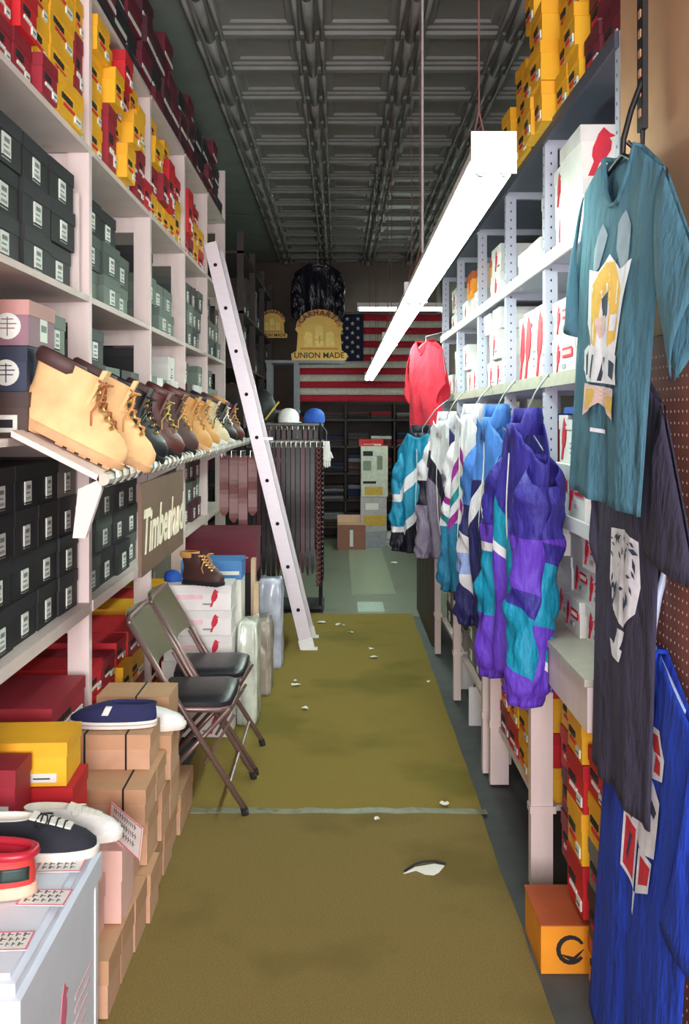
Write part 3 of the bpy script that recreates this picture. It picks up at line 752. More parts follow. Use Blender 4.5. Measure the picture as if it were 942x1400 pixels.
def price_card(label, loc, th, w_=.13, h_=.085, lines=3, tilt=(0,0)):
    t = thing('price_card', label, 'price card', loc, (tilt[0], tilt[1], th), 'price cards')
    MB().box(-w_/2, w_/2, -h_/2, h_/2, 0, .0015).obj('card', M['paper'], t)
    f = MB(); e = .004
    f.box(-w_/2, w_/2, -h_/2, -h_/2+e, .0015, .0022); f.box(-w_/2, w_/2, h_/2-e, h_/2, .0015, .0022); f.box(-w_/2, -w_/2+e, -h_/2+e, h_/2-e, .0015, .0022); f.box(w_/2-e, w_/2, -h_/2+e, h_/2-e, .0015, .0022)
    f.obj('border', M['pinkink'], t)
    g = MB()
    rr = random.Random(int(loc[1]*1000))
    for q in range(lines):
        x = -w_*.38
        while x < w_*.34:
            ww = rr.uniform(.006, .014); zz = -h_*.28+q*h_*.26
            g.box(x, x+ww*.35, zz, zz+h_*.18, .0015, .0023); g.box(x, x+ww, zz+h_*.08, zz+h_*.11, .0015, .0024); x += ww+.006
    g.obj('handwriting', mat('grey_pen_ink', (96,96,110), .7), t)
    return t
price_card('price card lying on the white carton beside the black sneaker', (-.68, 2.44, .501), .03, .11, .075)
price_card('price card lying on the white carton beside the red shoe', (-.672, 2.275, .501), -.02, .11, .075)
price_card('price card lying at the shop front end of the white carton', (-.70, 2.085, .501), .05, .11, .075)
price_card('white price card leaning on the kraft boxes beside the sneakers', (-.612, 2.855, .415), -.97, .23, .088, 3, (PI/2-.12, 0))
# shoes on the carton
canb = canv('black', (34,36,48)); wcan = canv('white', (236,232,232))
footwear('canvas_sneaker', 'black canvas sneaker with white laces and sole on the white carton', 'shoe', 'sneaker', (-.905, 2.50, .501), .02, [canb, M['paper'], M['paper'], M['paper'], M['ink'], M['paper']], scale=1.03)
footwear('canvas_sneaker', 'white canvas sneaker behind the black one on the carton', 'shoe', 'sneaker', (-.850, 2.71, .458), -.03, [wcan, M['paper'], M['redink'], M['paper'], M['paper'], M['paper']], scale=.9)
footwear('canvas_sneaker', 'white canvas sneaker half behind the red shoe on the carton', 'shoe', 'sneaker', (-1.17, 2.40, .501), .1, [wcan, M['paper'], M['redink'], M['paper'], M['paper'], M['paper']])
shoe_box('yellow shoe box under the rear white sneaker', 'yellow', -.87, 2.705, .4575, .3, .13, .046, 0, None) if False else None
redl = leather('red', (206,66,62), .35); redd = leather('deep_red', (188,36,58), .35)
footwear('boat_shoe', 'red leather boat shoe with green heel patch on the white carton', 'shoe', 'boat', (-.700, 2.29, .5035), PI-.12, [redl, mat('cream_rubber', (240,196,170), .6), redd, redd], scale=1.22)

# ================================================================== FOLDING CHAIRS
def chair(loc, label, fold=0):
    t = thing('folding_chair', label, 'chair', loc, 0, 'folding chairs by the white boxes')
    W = .20; r = .0115
    top, foot = (-.43, .785), (.05, 0.0)
    for s in (-1, 1):
        b = MB(); b.tube([(top[0]+.012, s*(W-.0), top[1]-.02), (-.2, s*W, .785+(.43-.2)*(-.785/.48)), (foot[0], s*W, .012)], r, 10); b.obj('front_leg', M['brownst'], t, True)
        MB().tube([(foot[0]-.004, s*W, .0), (foot[0]-.012, s*W, .03)], .0145, 10).obj('foot_cap', M['rubber'], t)
        b = MB(); b.tube([(-.02, s*(W-.03), .42), (-.40, s*(W-.03), .012)], r*.9, 10); b.obj('rear_leg', M['brownst'], t, True)
        MB().tube([(-.405, s*(W-.03), .0), (-.39, s*(W-.03), .03)], .013, 10).obj('foot_cap', M['rubber'], t)
        MB().tube([(-.235, s*(W-.014), .43), (-.31, s*(W-.014), .565)], .007, 8).obj('link_bar', M['brownst'], t); MB().tube([(-.12, s*(W-.02), .2), (.0, s*(W-.02), .40)], .006, 8).obj('link_bar', M['brownst'], t)
    MB().tube([(-.10, -W+.02, .25), (-.10, W-.02, .25)] if False else [(-.02, -W, .118), (-.02, W, .118)], .008, 8).obj('stretcher', M['brownst'], t)
    MB().tube([(-.34, -W+.03, .075), (-.34, W-.03, .075)], .008, 8).obj('stretcher', M['brownst'], t)
    # top bow
    b = MB(); b.tube([(top[0]+.012, -W, top[1]-.02), (top[0]+.004, -W+.015, top[1]-.004), (top[0], -W+.05, top[1]), (top[0], W-.05, top[1]), (top[0]+.004, W-.015, top[1]-.004), (top[0]+.012, W, top[1]-.02)], r, 10); b.obj('top_bow', M['brownst'], t, True)
    # curved back panel
    rg = []
    for k in range(9):
        u = -1+2*k/8; bow = -.035*(1-u*u)
        y = u*(W+.004)
        rg.append((u, y, bow))
    b = MB()
    def bp(s_, off):   # s_ 0 top..1 bottom along the leg direction
        x = top[0]+.005+s_*.125; z = top[1]+.006-s_*.125*(.785/.48)
        return x, z
    rows = []
    for (s_, sgn) in ((0,1),(0.0,1),(1,1),(1,-1),(0,-1)):
        x, z = bp(s_, 0); rows.append([(x+bow+(.010 if sgn > 0 else -.010)*.6, y, z-(.02 if (s_ == 1 and abs(u) > .9) else 0)) for (u, y, bow) in rg])
    o_ = len(b.v); b.v += [p for rw in rows for p in rw]; n = len(rg)
    for i in range(len(rows)-1):
        for k in range(n-1): b.f.append((i*n+k, i*n+k+1, (i+1)*n+k+1, (i+1)*n+k)); b.m.append(0)
    smooth_by_angle(b.obj('backrest', M['khaki'], t), .7)
    # seat frame + padded seat
    fr = []
    for (x, y) in ((-.32,-.17),(-.06,-.185),(-.02,-.15),(-.015,0),(-.02,.15),(-.06,.185),(-.32,.17),(-.335,0)): fr.append((x, y, .418))
    b = MB(); b.tube(fr+[fr[0]], .0125, 8, cap=False); b.obj('seat_frame', M['brownst'], t, True)
    def so(sc, z): return [((p[0]+.175)*sc-.175, p[1]*sc, z) for p in fr]
    b = MB(); b.loft([so(.98,.424), so(1.04,.432), so(1.04,.448), so(.97,.459), so(.7,.466)]); smooth_by_angle(b.obj('seat', M['vinyl'], t), .8)
    return t
chair((-.42, 4.20, .001), 'khaki metal folding chair with black seat beside the kraft boxes')
chair((-.415, 4.645, .001), 'khaki metal folding chair with black seat next to the stacked white boxes')

# ---- white long boxes behind the chairs
for j in range(6):
    shoe_box(f'white boot box with red bird mark, {ROWN[j]} in the stack behind the chairs', 'white', -.71+R.uniform(-.006,.006), 5.08+R.uniform(-.006,.006), .002+j*.1265, .345, .22, .125, R.uniform(-.015,.015), 'arrow', 'white boxes behind the chairs')
blu = thing('blue_box', 'bright blue shoe box with white band behind the dark boot', 'box', (-.68, 5.42, .002)); 
MB().box(-.16,.16,-.11,.11,0,.78).obj('body', M['paper'], blu); MB().box(-.162,.162,-.112,.112,.73,.83).obj('lid', mat('bright_blue_card', (60,126,190), .5), blu)
b = MB(); b.box(-.15,.15,-.113,-.1125,.755,.775); b.obj('band', M['stick'], blu)
footwear('hiking_boot', 'dark brown hiking boot standing on the stacked white boxes', 'boot', 'boot', (-.78, 5.03, .762), -.5, [dkbr, M['rubber'], hon, M['black'], amber], scale=.8)
cap = thing('baseball_cap', 'small blue cap lying on the white boxes beside the boot', 'cap', (-.85, 5.1, .762))
b = MB(); b.loft([[(math.cos(t*PI/6)*rr, math.sin(t*PI/6)*rr, z) for t in range(12)] for rr, z in ((.045,0),(.045,.025),(.036,.045),(.014,.055))]); smooth_by_angle(b.obj('crown', mat('royal_blue_cloth', (30,80,170), .7), cap), 1)
b = MB(); b.prism([(.03,-.035),(.075,-.025),(.085,0),(.075,.025),(.03,.035)], 2, 0, .004); b.obj('peak', mat('royal_blue_cloth', (30,80,170), .7), cap)
# clear plastic wrapped bundles and boards beside the white boxes
def bag(label, x, y, w_, d, h, m):
    b = MB(); rg = []; ph = x*31+y*7
    for q in range(25):
        t = q/24; f = .96-(.12*max(0, t-.85)/.15)
        row = []
        for k in range(48):
            a = 2*PI*k/48; ca, sa = math.cos(a), math.sin(a)
            e = f*(1+.10*mnoise.noise(Vector((ca*3+ph, sa*3, t*1.5)))+.16*mnoise.noise(Vector((ca*9, sa*9+ph, t*3))))
            row.append((abs(ca)**.35*(1 if ca > 0 else -1)*w_/2*e, abs(sa)**.35*(1 if sa > 0 else -1)*d/2*e, h*t*(1+.03*mnoise.noise(Vector((ca*2, sa*2, ph))))))
        rg.append(row)
    b.loft(rg); return tag(b.obj('plastic_bag', m, None, True, loc=(x, y, .002)), label, 'bag')
clear = mat('crumpled_clear_plastic', (206,210,200), .18, noise=.3, scale=9, bump=.8)
bag('crumpled clear plastic bag standing beside the white boxes', -.475, 5.3, .11, .3, .52, clear)
bag('smaller crumpled plastic bag standing behind the first one', -.45, 5.85, .12, .3, .42, mat('grey_plastic_wrap', (170,160,150), .25, noise=.25, scale=9, bump=.8))
tag(MB().box(-.012,.012,-.04,.04,0,.80).obj('pine_plank_offcut', mat('bare_pine', (196,170,140), .7, stretch=(1,1,.2)), None, loc=(-.48, 5.62, .002)), 'bare pine slat standing upright between the plastic bags', 'slat')
tag(MB().box(-.014,.014,-.04,.04,0,.68).obj('pine_plank_offcut', mat('bare_pine', (196,170,140), .7), None, loc=(-.455, 5.52, .002)), 'shorter bare pine slat beside the tall one', 'slat')
# dark red carton with pale lettering, on a pedestal box
shoe_box('charcoal carton supporting the dark red lettered carton', 'dusk', -.78, 6.5, .002, .44, .36, .60, 0, None, None, 'carton')
rc = thing('red_carton', 'dark red carton with pale lettering in front of the belts', 'box', (-.745, 6.5, .605))
MB().box(-.24,.22,-.17,.17,0,.26).obj('body', bm_('maroon', 0), rc); MB().box(-.245,.225,-.175,.175,.2,.27).obj('lid', bm_('maroon', 1), rc)
b = MB()
for q in range(6): b.box(-.2+q*.026, -.18+q*.026, -.1712, -.1702, .09, .12)
b.box(-.02,.17,-.1712,-.1702,.095,.105); b.obj('print', mat('pale_pink_ink', (206,150,160), .7), rc)
bag('silver grey plastic wrapped bundle under the dark red carton', -.44, 6.45, .16, .28, .55, mat('blue_grey_wrap', (190,194,212), .2, noise=.3, scale=9, bump=.7))

# ================================================================== LADDER
ld = thing('ladder', 'long dull aluminium ladder leaning against the left shelving', 'ladder', (-.215, 6.86, 0))
A0, A1 = Vector((-.215, 0, .01)), Vector((-.885, 0, 2.80)); dl = (A1-A0).normalized(); nl = Vector((-dl.z, 0, dl.x))  # nl lies across the rail
for yo in (0, .38):
    b = MB()
    for (o0, o1, y0, y1) in ((-.045,.045,0,.006),(-.045,-.04,.006,.03),(.04,.045,.006,.03)):
        rg = []
        for P in (A0, A1):
            rg.append([tuple(P+nl*o0+Vector((0,y0,0))), tuple(P+nl*o1+Vector((0,y0,0))), tuple(P+nl*o1+Vector((0,y1,0))), tuple(P+nl*o0+Vector((0,y1,0)))])
        b.loft(rg)
    o = b.obj('side_rail', M['alu'], ld); o.location = (.215, yo-.015, 0)
    b = MB()
    f = A0+dl*.0
    rg = [[tuple(f+nl*-.05+dl*z_+Vector((0,-.012,0))), tuple(f+nl*.05+dl*z_+Vector((0,-.012,0))), tuple(f+nl*.05+dl*z_+Vector((0,.03,0))), tuple(f+nl*-.05+dl*z_+Vector((0,.03,0)))] for z_ in (-.004,.06)]
    b.loft(rg); b.box(f.x-.04, f.x+.07, -.02, .035, .0, .012); o = b.obj('foot', M['white'], ld); o.location = (.215, yo-.015, 0)
for q in range(9):
    p = A0+dl*(.27+q*.305)
    b = MB(); b.tube([(p.x, -.004, p.z), (p.x, .37, p.z)], .016, 10); o = b.obj('rung', M['alu'], ld); o.location = (.215, 0, 0)
    b = MB(); b.tube([(p.x, -.0185, p.z), (p.x, -.014, p.z)], .013, 12); o = b.obj('rung_end', M['holes'], ld); o.location = (.215, 0, 0)
p = A0+dl*1.44
b = MB(); b.box(p.x+.035, p.x+.10, -.03, .0, p.z+.03, p.z+.05); o = b.obj('lock_bracket', M['alu'], ld); o.location = (.215, 0, 0)

# ================================================================== RIGHT: wooden base, steel shelving
XB, XM = .655, .74
base = thing('counter_base', 'cream painted wooden base counter under the grey steel shelving', 'counter', (.9, 5, 0))
for (y, x0, x1) in ((3.39,XB,XB+.075),(4.33,XB+.005,XB+.085),(4.47,XB-.008,XB+.03),(5.62,XB-.005,XB+.035),(6.72,XB-.005,XB+.035)):
    ch(MB().box(x0, x1, y, y+.045, 0, .80), 'post', M['wood'], base)
    ch(MB().box(x0-.004, x1+.01, y-.006, y+.05, .25, .275), 'collar', M['wood'], base)
for y0, y1 in ((2.63, 4.38), (4.39, 7.5)):
    ch(MB().box(XB+.002, XB+.022, y0, y1, .765, .885), 'fascia', M['wood'], base)
    ch(MB().box(XB-.006, 1.2, y0, y1, .886, .906), 'counter_top', M['lip'], base)
for y0, y1 in ((3.45, 4.32), (4.52, 5.6), (5.67, 6.7)):
    ch(MB().box(XB+.04, 1.2, y0, y1, .235, .255), 'bottom_shelf', M['wood'], base)
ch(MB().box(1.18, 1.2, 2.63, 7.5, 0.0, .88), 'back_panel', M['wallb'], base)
ms = thing('steel_shelving', 'grey slotted steel shelving full of white boxes above the counter', 'shelving', (.95, 5, .906))
MY = [2.625, 3.57, 4.40, 5.27, 6.20, 7.08]
MZ = [1.28, 1.745, 2.17, 2.615]
ZT = 2.66
for y in MY:
    for x in (XM, 1.13):
        pb = MB(); pb.box(x, x+.045, y, y+.003, .907, ZT-.04); pb.box(x, x+.003, y+.003, y+.04, .907, ZT-.04)
        po = ch(pb, 'post', M['metal'], ms)
        if x == XM:
            hb = MB()
            z = .95
            while z < ZT-.1:
                hb.prism([(x+.022+math.cos(t*PI/3)*.003, z+math.sin(t*PI/3)*.0055) for t in range(6)], 1, y-.0006, y+.0002)
                hb.prism([(y+.022+math.cos(t*PI/3)*.003, z+math.sin(t*PI/3)*.0055) for t in range(6)], 0, x-.0006, x+.0002)
                z += .038
            h_ = hb.obj('slots', M['holes'], po); h_['kind'] = 'stuff'
    for z in MZ:
        ch(MB().box(XM+.045, 1.13, y+.005, y+.03, z-.05, z-.02), 'cross_bar', M['metal'], ms)
for z in MZ:
    lm = M['lip'] if z == MZ[1] else (M['darkmetal'] if z == MZ[3] else M['white'])
    for q in range(5):
        y0, y1 = MY[q]+.002, MY[q+1]-.002
        if q == 4: y1 = MY[5]+.05
        sh = ch(MB().box(XM+.004, 1.17, y0+.042, y1, z-.022, z-.018+.012), 'shelf_panel', M['darkmetal'] if z == MZ[3] else M['metal'], ms)
        lp = MB(); lp.box(XM-.012, XM-.002, y0, y1, z-.04, z+.004); o = ch(lp, 'front_lip', lm, ms)
SH = {0: 'lower steel shelf', 1: 'jacket shelf', 2: 'upper steel shelf', 3: 'shelving top', -1: 'counter top'}
def R_fill(lv, y0, y1, cols, rows, c, style, bh=.118, dep=.32, jit=.02, front=.012, z0=None, grp=None, yaw=.02):
    z = (MZ[lv]-.005) if lv >= 0 else .907
    if z0: z = z0
    wid = (y1-y0)/cols
    for i in range(cols):
        for j in range(rows if isinstance(rows, int) else rows[i]):
            y = y0+wid*(i+.5); cc = c(i, j) if callable(c) else c; st = style(i, j) if callable(style) else style
            ex = 'with red bird mark' if st in ('bird', 'bigbird', 'birdbar') else ('with printed lettering' if st == 'lettered' else ('with white sticker' if st == 'sticker' else 'with plain front'))
            if st == 'birdbar': ex = 'with red bar'
            h = bh
            shoe_box(f'{CN[cc]} shoe box {ex}, {ROWN[j]} row, {ORD[i]} along, {SH[lv]}, {bay_name(y, 1)}', cc, XM+front+dep/2+R.uniform(0, jit), y, z+j*(h+.0015), wid-.008, dep, h, RR+R.uniform(-yaw, yaw), st, f'boxes on the {SH[lv]}')
# counter top level .907..1.24
R_fill(-1, 2.66, 3.55, 4, 3, 'white', lambda i, j: 'birdbar' if (i+j) % 4 else None, bh=.112, jit=.035, front=.01)
R_fill(-1, 3.64, 4.38, 3, 3, 'white', lambda i, j: R.choice(['birdbar','bird']), bh=.112)
R_fill(-1, 4.47, 5.25, 3, 3, 'white', 'birdbar', bh=.112)
R_fill(-1, 5.34, 6.18, 3, 3, 'white', 'birdbar', bh=.112)
# level 0: 1.28..1.70
R_fill(0, 2.80, 3.55, 3, [2,1,2], 'white', lambda i, j: 'bigbird' if j else 'birdbar', bh=.165, jit=.04)
R_fill(0, 3.64, 4.38, 3, [2,2,2], lambda i, j: 'white' if j == 0 else 'crimson', lambda i, j: 'bird' if j == 0 else 'strip', bh=.155)
R_fill(0, 4.47, 5.25, 3, [2,2,2], lambda i, j: 'white' if j == 0 else 'crimson', 'bird', bh=.155)
R_fill(0, 5.34, 6.18, 3, [2,2,2], 'white', 'bird', bh=.155)
for q, yb in enumerate((3.1, 4.0, 4.85)):
    o = tag(MB().box(-.14,.14,-.3,.3,0,.022).obj('folded_blue_cloth', mat('royal_blue_cloth', (30,80,170), .7), None, loc=(XM+.17, yb, MZ[0]-.004+2*.1665+.02 if q != 0 else MZ[0]-.004+2*.1665+.001)), f'flat blue folder on the boxes, {bay_name(yb,1)}, under the jacket shelf', 'folder')
    o.location.z = MZ[0]-.004+2*.1665+.002 if q == 0 else MZ[0]-.004+2*.1565+.002
# level 1: 1.745..2.13
R_fill(1, 2.80, 3.2, 2, [2,2], 'white', lambda i, j: 'birdbar' if j == 0 else None, bh=.135)
R_fill(1, 3.22, 3.55, 1, [2], 'white', 'birdbar', bh=.13)
R_fill(1, 3.64, 4.38, 3, [1,1,1], 'white', lambda i, j: 'bigbird', bh=.285, jit=.05)
R_fill(1, 4.47, 5.25, 3, [1,2,2], 'white', lambda i, j: 'bird', bh=.14, jit=.05)
for y in (4.7, 5.0):
    shoe_box(f'tall plain white box standing on smaller bird boxes, {bay_name(y,1)}', 'white', XM+.15, y+.13, MZ[1]-.005+.285 if False else MZ[1]-.005+2*.1415+.001, .22, .25, .1, RR, None)
R_fill(1, 5.34, 6.18, 3, [2,1,2], 'white', lambda i, j: 'bird', bh=.145, jit=.05)
R_fill(1, 6.28, 7.05, 3, [1,2,1], 'white', lambda i, j: 'bird', bh=.15, jit=.05)
# level 2: 2.17..2.58
for j in range(2):
    shoe_box(f'white boot carton with big red bird on its end, {("lower", "upper")[j]} of two', 'white', .845, 3.20+.01*j, MZ[2]-.004+j*.1675, .20, .30, .166, .02-.03*j, 'bigbird', None, 'boot_carton')
R_fill(2, 3.37, 3.55, 1, [2], lambda i, j: 'white', lambda i, j: 'bird', bh=.15, jit=.02)
R_fill(2, 3.64, 4.38, 3, [2,1,1], 'white', lambda i, j: 'bird' if j else None, bh=.14, jit=.05)
R_fill(2, 4.47, 5.25, 3, [1,2,2], lambda i, j: 'orange' if (i == 2 and j == 1) else 'white', lambda i, j: 'bird', bh=.13, jit=.05)
R_fill(2, 5.34, 6.18, 3, [2,2,1], lambda i, j: 'orange' if (i == 1 and j == 1) else 'white', lambda i, j: 'bird', bh=.13, jit=.05)
R_fill(2, 6.28, 7.05, 3, [1,2,1], 'white', lambda i, j: 'bird', bh=.14, jit=.05)
# top
R_fill(3, 2.66, 3.02, 2, [4,5], lambda i, j: 'maroon' if j < 4 else 'red', 'lettered', bh=.125, jit=.03, front=-.01)
R_fill(3, 3.04, 3.36, 2, [4,4], lambda i, j: 'yellow', 'lettered', bh=.13, jit=.04, front=-.03)
R_fill(3, 3.38, 3.72, 2, [3,4], 'yellow', 'lettered', bh=.135, jit=.05, front=-.06, yaw=.06)
R_fill(3, 3.76, 4.3, 3, [2,3,2], 'yellow', 'lettered', bh=.135, jit=.05, front=-.05, yaw=.06)
R_fill(3, 4.34, 4.9, 3, [2,1,1], 'yellow', 'lettered', bh=.135, jit=.05)
# base bay boxes
SIDEW = ('past', 'before')
NTH_ = ['first','second','third','fourth','fifth','sixth','seventh','eighth','ninth','tenth','eleventh']
def base_mosaic(cols, z0=.001, tag_='under the counter'):
    for si, (y0, w_, x, items) in enumerate(cols):
        zz = z0
        for j, (c, h, st) in enumerate(items):
            y = y0+w_/2
            if c: shoe_box(f'{CN[c]} shoe box {tag_}, {ROWN[j]} in the {NTH_[si]} stack {SIDEW[z0 < .1]} the tall post', c, x+.16, y, zz, w_-.006, .32, h, RR+R.uniform(-.03,.03), st, 'boxes under the counter')
            zz += h+.0015
base_mosaic([
 (2.64,.20,.71,[('orange',.13,'lettered'),('darkbrown',.14,'lettered'),('grey',.13,'lettered'),('yellow',.13,'lettered'),('red',.13,'lettered')]),
 (2.86,.20,.70,[(None,.15,''),('red',.15,'lettered'),('yellow',.15,'lettered'),('red',.14,'lettered'),('yellow',.12,'lettered')]),
 (3.10,.24,.745,[(None,.14,''),('crimson',.15,'lettered'),('maroon',.15,'lettered'),('red',.13,'lettered'),('yellow',.13,'lettered')]),
])
base_mosaic([
 (3.46,.2,.70,[('yellow',.12,'lettered'),('red',.12,'lettered'),('yellow',.12,'lettered'),('red',.12,'lettered')]),
 (3.68,.2,.70,[('yellow',.12,'lettered'),('yellow',.12,'lettered'),('grey',.12,'lettered'),('darkbrown',.12,'lettered')]),
 (3.90,.2,.70,[('red',.12,'lettered'),('yellow',.12,'lettered'),('red',.12,'lettered'),('kraft' if 0 else 'darkbrown',.12,'lettered')]),
 (4.12,.19,.70,[('crimson',.12,'lettered'),('orange',.12,'lettered'),('grey',.12,'lettered'),('yellow',.1,'lettered')]),
 (4.54,.24,.72,[('grey',.12,'sticker'),('red',.14,'lettered'),('white',.12,'bird'),('white',.12,'bird')]),
 (4.80,.24,.72,[('grey',.12,'sticker'),('white',.12,'bird'),('white',.12,'bird'),('darkbrown',.12,'sticker')]),
 (5.06,.24,.72,[('dusk',.12,'sticker'),('grey',.12,'bird'),('white',.12,'bird'),('white',.12,'bird')]),
 (5.32,.24,.72,[('grey',.12,'sticker'),('greenlit',.12,'sticker'),('grey',.12,'sticker'),('white',.12,'bird')]),
 (5.70,.3,.72,[('grey',.12,'sticker'),('dusk',.12,'sticker'),('greenlit',.12,'sticker'),('white',.12,'bird')]),
 (6.02,.3,.72,[('dusk',.12,'sticker'),('grey',.12,'sticker'),('dusk',.12,'sticker'),('maroon',.12,'strip')]),
 (6.34,.3,.72,[('dusk',.12,'sticker'),('grey',.12,'sticker'),('dusk',.12,'sticker'),('dusk',.12,'sticker')]),
], .256)
shoe_box('orange box with black swirl mark on the floor by the base post', 'orange', .755, 3.205-.135, .0, .30, .255, .14, 0.0, 'swirl') if False else None
ob = thing('orange_box', 'orange box with black swirl mark and brown lid on the floor by the post', 'box', (.712, 3.0, -.010))
B_ = box_meshes(.26, .25, .14, 'orange', 'swirl')
o = obj('body', B_[0], ob); obj('print', B_[2][1], o)
MB().box(-.13,.05,-.125,.125,.1385,.142).obj('lid', bm_('orange', 1), ob)
# white tags hanging under the base
for k, (y, z) in enumerate(((4.62,.02),(5.2,.02),(5.9,.02))):
    t = tag(MB().box(-.06,.06,-.008,.008,0,.20).obj('white_bracket', M['white'], None, loc=(.74, y, -.011)), f'short white foot board under the base counter, {NTH_[k]} past the double post', 'board', 'white foot boards')
# dark boards leaning past the base
for k in range(4):
    y = 7.15+k*.34
    o = tag(MB().box(-.012,.012,-.16,.16,0,.70).obj('leaning_partition', mat('dark_stained_board', (62,46,44), .5, noise=.15, scale=8), None, loc=(.665, y, -.010)), 'dark stained upright board beyond the base counter', 'board', 'dark boards by the counter end')

# ================================================================== LIGHT FIXTURES
def fixture(y0, y1, x, z, label, slope=0.0, horiz=False, grp='ceiling strip lights'):
    L = y1-y0
    t = thing('strip_light', label, 'light', (x, (y0+y1)/2, z), ((-slope), 0, 0) if not horiz else (0, 0, PI/2), grp)
    h = L/2-.006
    MB().box(-.036,.036,-h,h,.03,.085).obj('housing', M['white'], t)
    b = MB(); b.prism([(-.055,.028),(-.036,.034),(.036,.034),(.055,.028),(.053,.024),(.036,.030),(-.036,.030),(-.053,.024)], 1, -h, h); b.obj('reflector', M['white'], t)
    for s in (-1, 1):
        MB().tube([(s*.028, -h+.03, 0), (s*.028, h-.03, 0)], .019, 12).obj('tube', M['tube'], t, True)
        for e in (-1, 1):
            MB().tube([(s*.028, e*(h-.03), 0), (s*.028, e*(h-.004), 0)], .017, 12).obj('socket', M['white'], t)
    for e in (-1, 1):
        b = MB(); b.box(-.055,.055, e*h-(.003), e*h+.003, -.012,.09); b.obj('end_plate', M['white'], t)
    for e in (-1, 1):
        b = MB(); top_ = CEIL-z
        yy_ = e*(h-.25)
        for s in (-1, 1): b.tube([(s*.03, yy_, .085), (0, yy_, .22)], .0025, 6)
        b.tube([(0, yy_, .22), (0, yy_, top_)], .0025, 6); b.obj('chain', mat('red_brown_wire', (110,70,66), .5), t)
    return t
segs = [(2.40,4.84),(4.86,7.30),(7.32,9.76),(9.78,12.22)]
nm = ['near end', 'second', 'third', 'far end']
for k, (a, b_) in enumerate(segs):
    ym = (a+b_)/2
    fixture(a, b_, .375, 2.20-.014*(ym-2.4), ('white twin tube strip light with bare end plate over the steel shelving', 'white twin tube strip light joined behind the one with bare end plate', 'white twin tube strip light, third along the aisle row', 'white twin tube strip light ending the aisle row before the flag')[k], .014)
fixture(12.9, 14.1, .85, 3.06, 'white strip light hanging crosswise above the flag', 0, True, None)
# thin hanging conduit
cd = thing('hanging_conduit', 'thin pale conduit hanging from the ceiling to the strip light', 'conduit', (.40, 4.75, 2.31))
MB().tube([(0,0,0),(0,0,CEIL-2.31)], .006, 8).obj('pipe', M['pipe'], cd); MB().tube([(0,0,CEIL-2.35),(0,0,CEIL-2.31)], .03, 10).obj('canopy', M['pipe'], cd)

# ================================================================== END PANEL with shirts
XP = .716
ep = thing('display_panel', 'tall board panel with tan top and red brown pegboard, shirts hanging on it', 'panel', (XP+.02, 2.0, -.012))
o = MB().box(0,.04,-.75,.60,1.80,3.2).obj('tan_board', M['tan'], ep)
o = MB().box(0.002,.038,-.75,.60,0,1.80).obj('pegboard', M['peg'], ep)
hb = MB()
for i in range(40):
    for j in range(66):
        y, z = -.55+i*.0254, .1+j*.0254
        hb.prism([(y+math.cos(k*PI/3)*.0032, z+math.sin(k*PI/3)*.0032) for k in range(6)], 0, .0013, .0022)
h_ = hb.obj('peg_holes', M['pegh'], o); h_['kind'] = 'stuff'

class Garment:
    def __init__(s, W, L, th, amp, kf, ph, slope=.06, neck=.09, flare=.0, dip=.09):
        s.W, s.L, s.th, s.amp, s.kf, s.ph, s.slope, s.neck, s.flare, s.dip = W, L, th, amp, kf, ph, slope, neck, flare, dip
    def hw(s, v): return s.W/2*(1+s.flare*(1-v))
    def y(s, u, v):   # front bulge
        e = max(0, 1-u*u)**.5
        f = s.amp*(1.05-v)*(math.sin(u*s.kf+s.ph)+.5*math.sin(u*s.kf*1.9+s.ph*2+v*2))+s.amp*.35*math.sin(v*9+u*3+s.ph)
        wr = mnoise.noise(Vector((u*3.1+s.ph*7, v*2.2, s.ph)))*.9+mnoise.noise(Vector((u*8+s.ph, v*5, s.ph*3)))*.5
        return -(s.th*e*(.6+.4*math.sin(min(1, v*1.05)*PI*.9)) ) + (f+wr*s.amp*.8)*e
    def xz(s, u, v):
        un = s.neck/(s.W/2)
        top = 0 if abs(u) < un else -s.slope*((abs(u)-un)/(1-un))
        return u*s.hw(v), -s.L+v*(s.L+top)
    def P(s, u, v, back=False):
        x, z = s.xz(u, v); un = s.neck/(s.W/2)
        if abs(u) < un and v > .75:
            z -= (s.dip if not back else .012)*(1-(u/un)**2)*((v-.75)/.25)**1.5
        y = s.y(u, v); 
        if back: y = s.th*.55*max(0, 1-u*u)**.5+s.amp*.4*math.sin(u*s.kf*.8+1)*(1-v)
        return (x, y, z)
    def at(s, x, z):   # local x,z -> front surface point
        v = min(1, max(0, (z+s.L)/s.L)); u = max(-1, min(1, x/s.hw(v))); return s.y(u, v)
def sheet(mb, uvs, fn, nu, nv, u0, u1, v0, v1):
    b = len(mb.v)
    for j in range(nv+1):
        for i in range(nu+1):
            u, v = u0+(u1-u0)*i/nu, v0+(v1-v0)*j/nv
            mb.v.append(fn(u, v)); uvs.append((u, v))
    for j in range(nv):
        for i in range(nu):
            a = b+j*(nu+1)+i; mb.f.append((a, a+1, a+nu+2, a+nu+1)); mb.m.append(0)
def cloth_obj(mb, uvs, name, m, parent):
    me = bpy.data.meshes.new(name); me.from_pydata(mb.v, [], mb.f); me.materials.append(m)
    ul = me.uv_layers.new(name='UVMap')
    for lp in me.loops: ul.data[lp.index].uv = uvs[lp.vertex_index]
    me.polygons.foreach_set('use_smooth', [True]*len(me.polygons))
    o = obj(name, me, parent)
    md = o.modifiers.new('thick', 'SOLIDIFY'); md.thickness = .003; md.offset = 0
    return o
